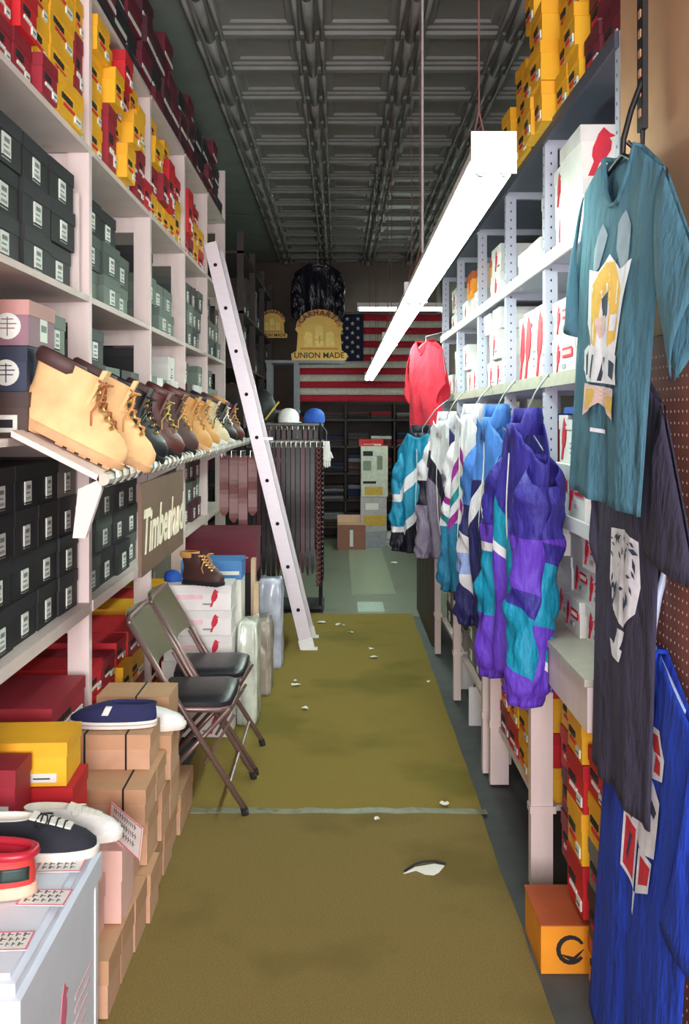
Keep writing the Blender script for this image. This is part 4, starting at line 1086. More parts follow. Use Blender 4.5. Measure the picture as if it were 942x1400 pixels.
def body(g, m, parent, nu=30, nv=30, rib=True):
    mb = MB(); uvs = []
    sheet(mb, uvs, lambda u, v: g.P(u, v), nu, nv, -1, 1, 0, 1)
    sheet(mb, uvs, lambda u, v: g.P(u, v, True), nu, nv, 1, -1, 0, 1)
    o = cloth_obj(mb, uvs, 'body', m, parent)
    if not rib: return o
    c = MB(); pts = []
    for k in range(21):
        u = -1+2*k/20; un = g.neck/(g.W/2); p = g.P(u*un, 1); pts.append(p)
    for k in range(1, 20):
        u = 1-2*k/20; un = g.neck/(g.W/2); p = g.P(u*un, 1, True); pts.append(p)
    c.tube(pts+[pts[0]], .0065, 6, cap=False); smooth_by_angle(c.obj('collar', m, parent), 1.5)
    return o
def short_sleeve(g, s, m, parent, ln=.19, drop=.17, cuff=.2, pts=None):
    mb = MB(); uvs = []
    top = Vector((s*g.W/2, 0, -g.slope)); bot = Vector((s*g.W/2, 0, -g.slope-.24))
    ct = Vector((s*(g.W/2+ln), 0, -g.slope-drop)); cb = Vector((s*(g.W/2+ln-.10), 0, -g.slope-drop-cuff*.75))
    if pts: ct = Vector((s*pts[0][0], 0, pts[0][1])); cb = Vector((s*pts[1][0], 0, pts[1][1]))
    def fn(sgn):
        def f(a, t):
            p = (top.lerp(bot, 1-t)).lerp(ct.lerp(cb, 1-t), a)
            p.y = sgn*(min(.035, g.th*1.1)*math.sin(PI*t)*(.7+.5*a)+.004)*(1 if a < .98 else 1) + g.amp*.5*math.sin(a*5+t*4+g.ph)*math.sin(PI*t)
            return tuple(p)
        return f
    sheet(mb, uvs, fn(-1), 10, 10, 0, 1, 0, 1); sheet(mb, uvs, fn(1), 10, 10, 0, 1, 1, 0)
    return cloth_obj(mb, uvs, 'sleeve', m, parent)
def long_sleeve(g, s, m, parent, ln=.62, r0=.095, r1=.05, out=.05, fwd=-.03):
    mb = MB(); uvs = []; n = 24; rows = 48
    for j in range(rows+1):
        t = j/rows
        cx = s*(g.W/2-.035+out*math.sin(t*PI*.5)); cz = -g.slope-.02-ln*t; cy = fwd*t
        r = r0+(r1-r0)*t; r *= (1+.03*math.sin(t*23+g.ph*3)) if t < .95 else .72
        if t < .08: r *= .65+t*4
        for k in range(n+1):
            a = 2*PI*k/n
            wq = 1+.22*mnoise.noise(Vector((math.cos(a)*1.3+s*5, math.sin(a)*1.3+g.ph*4, t*7)))+.10*mnoise.noise(Vector((math.cos(a)*3, math.sin(a)*3+g.ph, t*19)))
            mb.v.append((cx+math.cos(a)*r*.8*wq, cy+math.sin(a)*r*.85*wq+.010*math.sin(a*3+t*17+g.ph)+.006*math.sin(a*5-t*31), cz+(.05*math.cos(a)*(-s) if t < .3 else 0)*(1-t/.3)))
            uvs.append((-1+2*k/n, 1-t))
    for j in range(rows):
        for k in range(n):
            a = j*(n+1)+k; mb.f.append((a, a+1, a+n+2, a+n+1)); mb.m.append(0)
    return cloth_obj(mb, uvs, 'sleeve', m, parent)
def hanger(parent, m, g, hook=(0,0,.10), w_=.40, r=.006):
    b = MB(); b.tube([(-w_/2, 0, -.085), (-.05, 0, -.022), (0, 0, -.004), (.05, 0, -.022), (w_/2, 0, -.085)], r*.55, 8)
    h = hook; n = [(0,0,-.004), (0,0,.03), (h[0]*.4, h[1]*.4, h[2]*.6), (h[0], h[1], h[2]), (h[0]*1.0, h[1]*1.0+(.0), h[2]-.012)]
    b.tube(n, r*.7, 8); return smooth_by_angle(b.obj('hanger', m, parent), 1.2)
def printed(g, parts, mats, parent, name='print', sub=3, off=.004, tr=(1,0,1,0)):
    parts = [([(p[0]*tr[0]+tr[1], p[1]*tr[2]+tr[3]) for p in poly], mi) for poly, mi in parts]
    """flat print: polygons in (x,z) wrapped on the cloth front; parts = [(poly, mat_index)]"""
    bm = bmesh.new()
    for n_, (poly, mi) in enumerate(parts):
        vs = [bm.verts.new((p[0], n_*.00025, p[1])) for p in poly]
        f = bm.faces.new(vs); f.material_index = mi
    bmesh.ops.triangulate(bm, faces=bm.faces[:])
    for _ in range(sub):
        ed = [e for e in bm.edges if e.calc_length() > .02]
        if ed: bmesh.ops.subdivide_edges(bm, edges=ed, cuts=1, use_grid_fill=True); bmesh.ops.triangulate(bm, faces=[f for f in bm.faces if len(f.verts) > 3])
    for v in bm.verts: v.co.y = g.at(v.co.x, v.co.z)-off-v.co.y
    me = bpy.data.meshes.new(name); bm.to_mesh(me); bm.free()
    for m in mats: me.materials.append(m)
    return obj(name, me, parent)

def cotton(n, c): return blockmat(n+'_cotton', c, [], .9)
inkw = mat('screen_print_white', (232,232,240), .8); inkg = mat('screen_print_gold', (232,186,84), .8); inkgr = mat('screen_print_grey', (140,156,172), .8); inkd = mat('screen_print_navy', (50,60,84), .8); inkr = mat('screen_print_red', (206,44,62), .8); inkp = mat('screen_print_pink', (226,196,190), .8)
# teal tee
teal = cotton('slate_teal', (66,110,128))
g = Garment(.45, .80, .018, .010, 8, .4, .07, .095, -.10, .12)
t1 = thing('t_shirt', 'slate teal t-shirt with gold and white emblem print on the panel', 'shirt', (.645, 2.26, 2.20), (-.03, .08, RR+.12))
body(g, teal, t1, 36, 40); short_sleeve(g, 1, teal, t1, .20, .24, .26); short_sleeve(g, -1, teal, t1, .06, .33, .2, ((.30,-.40),(.20,-.42)))
hanger(t1, M['black'], g, (.0, .035, .16), .42, .010)
printed(g, [
 ([(-.12,-.23),(-.06,-.17),(-.03,-.20),(-.06,-.28),(-.10,-.30)],1), ([(.03,-.18),(.07,-.15),(.12,-.19),(.12,-.27),(.07,-.30),(.03,-.24)],1),
 ([(-.15,-.28),(-.06,-.29),(.0,-.25),(.06,-.29),(.14,-.27),(.10,-.42),(.08,-.50),(-.09,-.50),(-.14,-.42)],0),
 ([(-.10,-.33),(-.02,-.27),(.03,-.27),(.08,-.34),(.08,-.46),(.03,-.48),(.03,-.38),(-.03,-.35),(-.06,-.40),(-.05,-.48),(-.10,-.47)],2),
 ([(-.03,-.36),(.01,-.34),(.02,-.40),(-.02,-.42)],3), ([(-.06,-.41),(.0,-.40),(.02,-.44),(-.03,-.46)],4), ([(.04,-.40),(.08,-.40),(.07,-.44),(.04,-.44)],0),
 ([(-.16,-.49),(-.12,-.475),(.10,-.50),(.12,-.57),(-.12,-.57),(-.16,-.54)],0), ([(-.14,-.50),(-.12,-.49),(-.11,-.55),(-.13,-.555)],3), ([(-.07,-.50),(-.05,-.50),(-.08,-.56),(-.095,-.56)],3), ([(.0,-.505),(.02,-.505),(-.01,-.565),(-.03,-.565)],3), ([(.05,-.51),(.09,-.52),(.08,-.56),(.05,-.55)],3),
 ([(-.14,-.575),(.10,-.58),(.10,-.66),(-.02,-.62),(-.14,-.66)],4), ([(-.12,-.59),(-.04,-.585),(-.05,-.62),(-.12,-.645)],2), ([(.02,-.60),(.09,-.60),(.09,-.645),(.03,-.625)],2), ([(-.05,-.685),(.02,-.685),(.02,-.695),(-.05,-.695)],0)],
 [inkw, inkgr, inkg, inkd, inkp], t1, tr=(.85,.01,.92,0))
MB().box(-.012,.012,-.006,.0,-.045,-.02).obj('neck_tag', M['paper'], t1, loc=(0, .015, 0))
# cascade strap hanger
cs = thing('cascade_hanger_strap', 'black notched plastic strap holding the teal shirt hanger', 'hanger', (.69, 2.26, 2.19))
MB().box(-.006,.006,-.022,.022,.06,.42).obj('strap', M['black'], cs)
for q in range(7): MB().box(-.008,-.0055,-.008,.008,.09+q*.045,.108+q*.045).obj('slot', M['tan'], cs)
b = MB(); b.tube([(0,0,.42),(0,0,.46),(.006,0,.48),(.025,0,.48)], .006, 8); b.obj('hook', M['black'], cs); MB().tube([(0,0,.06),(0,0,.03),(-.02,0,.02),(-.035,0,.035)], .006, 8).obj('lower_hook', M['black'], cs)
# black tee with white doodle print, one sleeve out beside the teal shirt
blt = cotton('washed_black', (56,52,74))
g = Garment(.46, 1.0, .016, .008, 7, 2.0, .07, .09, -.06)
t3 = thing('t_shirt', 'washed black t-shirt with white doodle print, partly behind the teal shirt', 'shirt', (.690, 2.365, 1.70), (-.02, .02, RR+.03))
body(g, blt, t3, 30, 36); short_sleeve(g, -1, blt, t3, .02, .30, .2); short_sleeve(g, 1, blt, t3, pts=((.45,-.43),(.12,-.39))); hanger(t3, M['black'], g, (0, .03, .12))
rr = random.Random(5); parts = [([(-.10,-.36),(.02,-.35),(.13,-.37),(.14,-.50),(.12,-.58),(.04,-.64),(-.06,-.61),(-.10,-.52)],0), ([(.0,-.65),(.06,-.65),(.02,-.71),(-.03,-.71)],0), ([(-.08,-.70),(.04,-.71),(.02,-.75),(-.06,-.745)],0)]
for q in range(34):
    x, z, s_ = rr.uniform(-.08,.12), rr.uniform(-.58,-.37), rr.uniform(.010,.026); a = rr.uniform(0, 3)
    parts.append(([(x+math.cos(a+k*PI/2)*s_*(1 if k % 2 else .35), z+math.sin(a+k*PI/2)*s_*(1 if k % 2 else .35)) for k in range(4)], 1))
parts += [([(x_+.022*math.cos(k*PI/6), -.55+.035*math.sin(k*PI/6)) for k in range(12)], 1) for x_ in (-.03,)] + [([(-.03+.011*math.cos(k*PI/6), -.55+.018*math.sin(k*PI/6)) for k in range(12)], 0)]
printed(g, parts, [inkw, inkd], t3, tr=(.85,.03,.78,-.09))
# royal blue tee
roy = cotton('royal_blue', (18,58,176))
g = Garment(.62, 1.06, .016, .008, 6, .9, .11, .08, .04)
t4 = thing('t_shirt', 'long royal blue t-shirt with red and white slanted print', 'shirt', (.712, 2.26, 1.09), (-.046, .05, RR))
body(g, roy, t4, 36, 40); short_sleeve(g, 1, roy, t4, pts=((.40,-.56),(.16,-.54))); short_sleeve(g, -1, roy, t4, pts=((.44,-.20),(.36,-.36)))
hanger(t4, mat('pale_blue_plastic', (196,210,240), .35), g, (0, .02, .17), .44, .012)
printed(g, [([(.02,-.14),(.10,-.13),(.16,-.20),(.15,-.27),(.05,-.30),(.0,-.22)],0), ([(.03,-.16),(.09,-.15),(.13,-.20),(.06,-.21)],1), ([(.08,-.21),(.13,-.22),(.13,-.26),(.07,-.27)],1),
 ([(-.02,-.28),(.06,-.30),(.14,-.34),(.13,-.52),(.02,-.56),(-.08,-.50),(-.05,-.36)],0), ([(.0,-.32),(.05,-.33),(.03,-.38),(-.02,-.37)],2), ([(.07,-.36),(.12,-.38),(.10,-.41),(.06,-.40)],2), ([(-.03,-.42),(.04,-.43),(.02,-.46),(-.04,-.45)],1),
 ([(-.14,-.48),(-.02,-.50),(-.02,-.70),(-.14,-.68)],0), ([(-.125,-.50),(-.04,-.51),(-.04,-.68),(-.125,-.665)],1), ([(.0,-.55),(.12,-.54),(.11,-.64),(.0,-.70)],0), ([(.02,-.565),(.11,-.56),(.10,-.62),(.02,-.66)],1), ([(-.02,-.70),(.0,-.70),(-.01,-.78),(-.02,-.77)],0), ([(-.08,-.54),(-.06,-.54),(-.09,-.64),(-.10,-.62)],2)],
 [inkw, inkr, inkd], t4, tr=(.75,.05,.7,-.07))

# ---- jackets hanging on the steel shelving lip
def jacket(label, loc, th, W, L, m, ms_, hook, ln=.62, amp=.02, ph=0, collar=None, r0=.09, th_=.085, cat='jacket', zipm=None):
    g = Garment(W, L, th_, amp, 9, ph, .13, .07, .10, .03)
    t = thing('windbreaker_jacket', label, cat, loc, th)
    body(g, m, t, 40, 44, False)
    for s, mm in zip((-1, 1), ms_): long_sleeve(g, s, mm, t, ln, r0, r0*.72, .005, -.06)
    collar = collar or m
    if collar:
        b = MB(); rg = []
        for (z, k) in ((-.04,1.05),(.02,1.0),(.05,.92)):
            rg.append([(math.cos(a*PI/8)*.085*k, math.sin(a*PI/8)*.055*k+.0, z-(.05 if math.sin(a*PI/8) < -.6 else 0)) for a in range(16)])
        b.loft(rg, 0, False, False); o = smooth_by_angle(b.obj('stand_collar', collar, t), 1.5)
        md = o.modifiers.new('th', 'SOLIDIFY'); md.thickness = .008
    b = MB()
    pts = [(0, g.at(0, -L+ (L-.10)*k/12)-.004, -L+(L-.10)*k/12) for k in range(13)]
    b.tube(pts, .0022, 6); b.obj('zip', zipm or M['paper'], t)
    hanger(t, M['wire'], g, hook, .36, .005)
    return t, g
T_ = True; F_ = False
purp, teal2, indigo, whit = (96,56,190), (0,140,176), (48,38,140), (226,224,232)
m1 = blockmat('purple_shell', purp, [((0,1,.62,2,F_), indigo), ((.35,1,.48,.62,F_), (0,140,170)), ((.35,1,.44,.48,F_), whit), ((1,0,.25,2,F_), (0,1,.30,.62,F_), teal2), ((0,1,-1,.06,F_), purp)], .62)
s1a = blockmat('purple_sleeve_a', purp, [((0,1,.72,2,F_), indigo), ((0,1,.30,.60,F_), teal2), ((0,1,.60,.64,F_), whit)], .62)
s1b = blockmat('purple_sleeve_b', purp, [((0,1,.72,2,F_), indigo), ((.12,1,.50,.59,F_), indigo), ((.12,1,.24,.50,F_), teal2)], .62)
cind = blockmat('indigo_cloth', indigo, [], .65)
jacket('purple windbreaker with teal, indigo and white colour blocks', (.625, 3.33, 1.58), RR+.12, .42, .84, m1, (s1a, s1b), (.0, .08, .165), .74, .03, .3, cind, .098, .075)
nvy, sky = (34,34,96), (70,126,206)
m2 = blockmat('navy_shell', nvy, [((0,1,.70,2,F_), sky), ((.5,1,.62,.76,T_), whit), ((1,0,.5,2,F_), (0,1,.35,.62,F_), whit)], .62)
s2 = blockmat('navy_sleeve', nvy, [((0,1,.70,2,F_), sky), ((.25,1,.42,.70,F_), whit), ((0,1,.30,.42,F_), (150,170,226))], .62)
jacket('navy windbreaker with sky blue shoulders and white panels', (.62, 3.93, 1.60), RR+.18, .40, .84, m2, (s2, s2), (.0, .08, .145), .70, .025, 1.3, blockmat('sky_cloth', sky, [], .65), .08, .07)
m3 = blockmat('white_teal_shell', (34,120,160), [((0,1,.42,2,F_), whit), ((.35,1,.78,.86,T_), (160,40,150)), ((.35,1,.62,.68,T_), (30,140,150)), ((.35,1,.50,.56,T_), (160,40,150)), ((0,1,-1,.05,F_), (30,30,60))], .65)
s3 = blockmat('white_teal_sleeve', (34,120,160), [((0,1,.45,2,F_), whit), ((.15,1,.70,.76,F_), (160,40,150)), ((.15,1,.56,.62,F_), (30,140,150))], .65)
jacket('white and teal windbreaker with magenta chevron stripes', (.615, 4.55, 1.61), RR+.25, .40, .86, m3, (s3, s3), (.0, .09, .135), .68, .02, 2.2, blockmat('white_cloth', whit, [], .65), .075, .07)
m4 = blockmat('grey_shell', (132,122,146), [((0,1,.62,2,F_), whit), ((.3,1,.52,.66,F_), (26,24,44)), ((1,0,.55,2,F_), (58,44,110))], .5)
s4 = blockmat('grey_sleeve', (132,122,146), [((0,1,.70,2,F_), whit), ((0,1,.48,.70,F_), (26,24,44))], .5)
jacket('grey windbreaker with white shoulders and dark band', (.595, 5.45, 1.58), RR+.4, .40, .76, m4, (s4, s4), (.0, .11, .165), .62, .02, .9, blockmat('white_cloth', whit, [], .65), .075, .07)
m5 = blockmat('teal_shell', (20,136,176), [((.25,1,.60,.72,T_), whit), ((.25,1,.28,.36,T_), whit), ((.25,1,-1,.28,T_), (22,22,40))], .5)
s5 = blockmat('teal_sleeve', (20,136,176), [((0,1,.52,.60,F_), whit), ((0,1,.2,.26,F_), whit), ((0,1,-1,.2,F_), (22,22,40))], .5)
jacket('teal windbreaker with white stripes and navy hem under the red shirt', (.53, 6.30, 1.50), -.6, .36, .76, m5, (s5, s5), (.16, .14, .245), .60, .02, 1.7, None, .075)
redc = cotton('bright_red', (216,44,66))
g = Garment(.42, .62, .05, .012, 6, 1.1, .07, .08, .03)
t5 = thing('t_shirt', 'bright red t-shirt hanging above the teal windbreaker', 'shirt', (.575, 6.55, 2.10), -1.15)
body(g, redc, t5); short_sleeve(g, -1, redc, t5, .06, .22, .2); short_sleeve(g, 1, redc, t5, .06, .22, .2); hanger(t5, M['wire'], g, (.16, .10, .07))

# ================================================================== BELT RACK
rk = thing('belt_rack', 'dark steel floor rack hung with rows of leather belts', 'rack', (-.45, 8.35, -.004))
for x in (-.30, .30):
    for y in (-.16, .16): MB().tube([(x,y,0),(x,y,1.55)], .014, 8).obj('post', M['black'], rk)
for y, z in ((-.16,1.40),(.16,1.40),(-.16,1.54),(.16,1.54)): MB().tube([(-.32,y,z),(.32,y,z)], .012, 8).obj('cross_bar', M['chrome'], rk)
for x in (-.3,.3): MB().tube([(x,-.17,1.40),(x,.17,1.40)], .012, 8).obj('side_bar', M['chrome'], rk)
MB().box(-.33,.33,-.2,.2,.03,.055).obj('base_tray', M['black'], rk)
beltc = [leather('belt_black', (22,17,21), .4), leather('belt_burgundy', (78,24,38), .4), leather('belt_brown', (48,30,32), .4), leather('belt_rust', (120,60,56), .4)]
_bl = {}
def belt(label, x, y, ztop, ln, mi, grp, th=0, braided=False, w_=.034):
    key = (round(ln,2), mi, braided, w_)
    if key not in _bl:
        b = MB(); n = 14
        for q in range(n):
            z0, z1 = -ln*q/n, -ln*(q+1)/n
            if braided:
                for s in (-1, 1):
                    for hh in range(2):
                        zc_ = z0-(ln/n)*(hh+.5)/2
                        b.tube([(-w_/2*s,-.001,zc_+.02),(0,-.006,zc_),(w_/2*s,-.001,zc_-.02)], .008, 6, (0 if s > 0 else 1))
        if not braided:
            rg = []
            for q in range(n+1):
                z = -ln*q/n; wv = .004*math.sin(q*.9)
                ww = w_/2 if q < n else w_*.15
                rg.append([(-ww, -.002+wv, z), (ww, -.002+wv, z), (ww, .002+wv, z), (-ww, .002+wv, z)])
            b.loft(rg)
        st = b.mesh('strap', [beltc[mi], beltc[(mi+2) % 4]])
        bk = MB(); bk.tube([(-.0155,-.006,-.012),(.0155,-.006,-.012),(.0155,-.008,.034),(-.0155,-.008,.034),(-.0155,-.006,-.012)], .0038, 6); bk.tube([(0,-.01,-.012),(0,-.012,.034)], .003, 6)
        _bl[key] = (st, bk.mesh('buckle', M['chrome']))
    t = thing('belt', label, 'belt', (x, y, ztop), th, grp)
    obj('strap', _bl[key][0], t); obj('buckle', _bl[key][1], t)
    return t
NTH = ['first','second','third','fourth','fifth','sixth','seventh','eighth','ninth','tenth','eleventh','twelfth','thirteenth','fourteenth']
bl_names = ['black', 'burgundy', 'dark brown', 'rust brown']
for k in range(14):
    mi = [0,0,1,0,2,0,1,0,0,2,0,1,0,0][k]
    belt(f'{bl_names[mi]} leather belt, {NTH[13-k]} from the aisle end of the front bar', -.735+k*.040, 8.17, 1.362, 1.06+R.uniform(-.06,.1), mi, 'belts on the front bar')
for k in range(12):
    mi = [2,0,1,0,0,1,2,0,0,1,0,2][k]
    belt(f'{bl_names[mi]} leather belt, {NTH[11-k]} from the aisle end of the upper bar', -.70+k*.046, 8.505, 1.502, 1.05, mi, 'belts on the upper bar')
for k in range(4):
    belt('braided black and brown belt on the end of the rack', -.135, 8.20+k*.07, 1.365, 1.12, [0,3,0,2][k], 'braided belts at the rack end', PI/2, True)
for k in range(3):
    belt('braided burgundy belt facing the aisle corner of the rack', -.165+k*.0, 8.165+k*.0, 1.362, 1.15, 1, None, 0, True) if k == 0 else None
for k in range(4):
    belt(f'wide rust brown strap under the boot shelf end, {NTH[3-k]} from the ladder', -.80+k*.066, 6.95+(k % 2)*.012, 1.33, .42+.05*(k % 3), 3, 'wide straps under the boot shelf', .1, False, .062)
# caps and bags on the rack
def capo(label, loc, m, th):
    c = thing('baseball_cap', label, 'cap', loc, th, None)
    b = MB(); b.loft([[(math.cos(t*PI/8)*rr_, math.sin(t*PI/8)*rr_, z) for t in range(16)] for rr_, z in ((.088,0),(.09,.04),(.08,.08),(.055,.108),(.02,.12))]); smooth_by_angle(b.obj('crown', m, c), 1)
    b = MB(); b.prism([(.075*math.cos(a), .075*math.sin(a)) for a in (-1,-.5,0,.5,1)]+[(.16*math.cos(a*.8)*1.0, .085*math.sin(a*1.1)) for a in (1,.6,0,-.6,-1)], 2, .0, .006); b.obj('peak', m, c); return c
capo('white cap sitting on top of the belt rack', (-.42, 8.35, 1.553), canv('white', (236,232,232)), -1.2)
capo('blue cap beside the white one on the belt rack', (-.205, 8.42, 1.553), mat('royal_blue_cloth', (30,80,170), .7), -1.5)
bagm = mat('black_nylon', (26,26,32), .6, bump=.4, noise=.3, scale=8)
b = MB(); b.loft([[(math.cos(2*PI*k/14)*.13*f, math.sin(2*PI*k/14)*.10*f, z) for k in range(14)] for z, f in ((0,.8),(.06,1.05),(.16,1),(.24,.7),(.28,.3))])
t_ = thing('duffel_bag', 'black nylon bag with yellow strap on the belt rack', 'bag', (-.66, 8.36, 1.555)); smooth_by_angle(b.obj('body', bagm, t_), 1)
b = MB(); b.tube([(.05,-.11,.02),(.11,-.10,.10),(.16,-.06,.17)], .009, 6); b.obj('strap', mat('mustard_web', (190,160,70), .7), t_)
t_ = thing('white_glove', 'white cotton glove hanging at the aisle end of the belt rack', 'glove', (-.10, 8.2, 1.18))
b = MB(); b.loft([[(math.cos(2*PI*k/10)*.034*f, math.sin(2*PI*k/10)*.014*f, z) for k in range(10)] for z, f in ((.22,.7),(.15,.9),(.08,1.1),(.06,1.05))]); b.obj('palm', canv('white', (236,232,232)), t_)
for q in range(4): MB().tube([(-.024+q*.016,0,.07),(-.026+q*.017,0,.0+abs(q-1.5)*.008)], [.009,.007], 8).obj('finger', canv('white', (236,232,232)), t_)
MB().tube([(.03,0,.13),(.05,0,.08)], [.009,.007], 8).obj('thumb', canv('white', (236,232,232)), t_)
MB().tube([(0,0,.21),(0,.02,.30),(-.03,.02,.34)], .003, 6).obj('loop', M['wire'], t_)

# ================================================================== FAR END
# grey rack with sign and jacket
fr = thing('far_rack', 'grey steel rack carrying the yellow sign before the flag', 'rack', (-.35, 11.2, -.004))
rkm = mat('dull_grey_steel', (120,122,130), .5, .1)
for x in (-.42, -.12): MB().box(x-.025, x+.025, -.2, -.16, 0, 2.20).obj('post', rkm, fr); MB().box(x-.025, x+.025, .16, .2, 0, 2.20).obj('post', rkm, fr)
for z in (.55, 1.1, 1.65, 2.2): MB().box(-.46,.42 if z > 2 else -.09,-.21,.21,z,z+.03).obj('shelf', rkm, fr)
sgm = mat('yellow_sign_paint', (226,180,84), .55, noise=.1, scale=6); sgd = mat('dark_sign_paint', (54,36,26), .6); sgo = mat('ochre_sign_paint', (196,132,66), .6)
def crest(label, loc, sc, dim=False):
    t = thing('shop_sign', label, 'sign', loc)
    pts = [(-.30,0),(.30,0),(.31,.07),(.25,.10),(.235,.30)]
    arch = [(.255*math.cos(a), .36+.20*math.sin(a)) for a in [PI*k/14 for k in range(15)]]
    poly = [(x*sc, z*sc) for x, z in pts+[(.265,.34)]+arch+[(-.265,.34),(-.235,.30),(-.25,.10),(-.31,.07)]]
    MB().prism(poly, 1, -.012, .012).obj('board', sgm, t)
    b = MB(); ring = [(.245*math.cos(a)*sc, (.365+.185*math.sin(a))*sc) for a in [PI*k/14 for k in range(15)]]; ring += [(.20*math.cos(a)*sc, (.365+.125*math.sin(a))*sc) for a in [PI*(14-k)/14 for k in range(15)]]
    b.prism(ring, 1, -.0135, -.011); b.obj('arch_band', sgo, t)
    b = MB()
    s = 'CARHARTT'
    for k, ch_ in enumerate(s):
        a = PI*(.86-.72*k/(len(s)-1)); cx, cz = .215*math.cos(a), .365+.15*math.sin(a)+.005; rot = a-PI/2
        text_into(b, ch_, .085*sc, lambda x, y, cx=cx, cz=cz, rot=rot: (cx*sc+x*math.cos(rot)-y*math.sin(rot), -.0145, cz*sc+x*math.sin(rot)+y*math.cos(rot)), 0, 0, .0015)
    text_into(b, 'UNION MADE', .088*sc, lambda x, y: (x*1.0, -.0128, .05*sc+y), 0, 0, .0015)
    b.obj('lettering', sgd, t)
    e = MB()   # arched windows emblem
    for x, h_ in ((-.12,.13),(0,.2),(.12,.13)):
        e.prism([((x-.045)*sc,.15*sc),((x+.045)*sc,.15*sc)]+[((x+.045*math.cos(a))*sc, (.15+h_+.045*math.sin(a)*.8)*sc) for a in [PI*k/6 for k in range(7)]], 1, -.0136, -.011)
    e.obj('emblem', mat('pale_sign_paint', (240,206,120), .6), t)
    e = MB(); e.box(-.21*sc,.21*sc,-.0138,-.011,.115*sc,.135*sc); e.box(-.05*sc,.06*sc,-.0142,-.011,.22*sc,.225*sc); e.box(.0*sc,.008*sc,-.0142,-.011,.18*sc,.27*sc); e.obj('drawing', sgo, t)
    return t
crest('yellow shield shaped shop sign with arched dark lettering on the grey rack', (-.215, 11.0, 2.227), 1.0)
crest('dim yellow shield sign on the dark shelf beside the ladder', (-.83, 12.4, 2.585), .62)
g = Garment(.52, .62, .12, .03, 6, .5, .10, .09, .05)
t6 = thing('dark_jacket', 'black shiny jacket hanging above the yellow sign', 'jacket', (-.235, 11.2, 3.32))
m6 = blockmat('black_satin', (22,22,34), [], .3); body(g, m6, t6)
for s in (-1, 1): long_sleeve(g, s, m6, t6, .5, .09, .06, .02, -.08)
hanger(t6, M['wire'], g, (0,0,.16), .4, .006); MB().tube([(0,0,.16),(0,0,.48)], .004, 6).obj('cord', M['wire'], t6)
# flag
FX0, FX1, FZ0, FZ1, FY = -.52, 1.36, 1.80, 2.93, 12.9
fg = thing('flag', 'stars and stripes flag hung flat across the far wall', 'flag', (FX0, FY, FZ0))
def fy(x, z): return .02*math.sin(x*5+.6*z)+.015*math.sin(x*11+1)
fw, fh = 2.10, FZ1-FZ0; FW = FX1-FX0
fred = mat('flag_red', (196,40,60), .85); fwh = mat('flag_white', (222,218,208), .85); fbl = mat('flag_blue', (36,44,76), .85)
for k in range(13):
    z0, z1 = fh-(k+1)*fh/13, fh-k*fh/13; mb = MB(); uv = []
    x0 = .84 if k < 7 else 0
    sheet(mb, uv, lambda u, v: (u, fy(u, v)+.0, v), 30, 1, x0, FW, z0, z1)
    me = mb.mesh('stripe', fred if k % 2 == 0 else fwh, True); o = obj('stripe', me, fg); md = o.modifiers.new('t', 'SOLIDIFY'); md.thickness = .002
mb = MB(); uv = []; sheet(mb, uv, lambda u, v: (u, fy(u, v), v), 16, 6, 0, .84, fh*6/13, fh)
ca = obj('canton', mb.mesh('canton', fbl, True), fg); md = ca.modifiers.new('t', 'SOLIDIFY'); md.thickness = .002
for r_ in range(9):
    for c_ in range(6 if r_ % 2 == 0 else 5):
        cx = .84*(1+2*c_+(r_ % 2))/12; cz = fh*6/13+fh*7/13*(1-(r_+1)/10)
        pts = []
        for k in range(10):
            a = PI/2+k*PI/5; rr_ = .030 if k % 2 == 0 else .013; pts.append((cx+math.cos(a)*rr_, cz+math.sin(a)*rr_))
        b = MB(); y_ = fy(cx, cz); b.prism(pts, 1, y_-.006, y_-.002); b.obj('star', fwh, ca)
b = MB(); b.tube([(0,0,fh+.01),(FW,0,fh+.01)], .012, 8); b.obj('rod', M['wire'], fg)
for x in (.1, FW-.1): MB().tube([(x,0,fh+.01),(x,0,CEIL-FZ0)], .003, 6).obj('cord', M['wire'], fg)
# dark clothes shelving under the flag
cs_ = thing('clothes_shelving', 'dark shelving of folded clothes under the flag', 'shelving', (.4, 13.3, -.004))
dks = mat('dark_walnut_board', (56,44,42), .6, noise=.15, scale=8)
for z in (.15,.5,.85,1.2,1.55): MB().box(-.95,.95,-.28,.28,z,z+.025).obj('shelf_board', dks, cs_)
for x in (-.95,-.32,.32,.93): MB().box(x,x+.02,-.28,.28,0,1.78).obj('upright', dks, cs_)
MB().box(-.95,.95,.28,.30,0,1.78).obj('back_panel', dks, cs_)
fold_c = [('black', (34,32,40)), ('charcoal', (62,60,66)), ('navy', (40,46,78)), ('dark brown', (74,54,50)), ('grey', (120,118,122)), ('white', (214,212,206)), ('dark red', (130,36,46))]
def folded(label, x, y, z, w_, d, h, m):
    b = MB(); rg = []
    for zz, f in ((0,.97),(h*.3,1.0),(h*.75,1.0),(h,.96)):
        rg.append([(-w_/2*f,-d/2*f,zz),(w_/2*f,-d/2*f,zz),(w_/2*f,d/2*f,zz),(-w_/2*f,d/2*f,zz)])
    b.loft(rg); return tag(b.obj('folded_garment', m, None, loc=(x, y, z)), label, 'clothes', 'folded clothes under the flag')
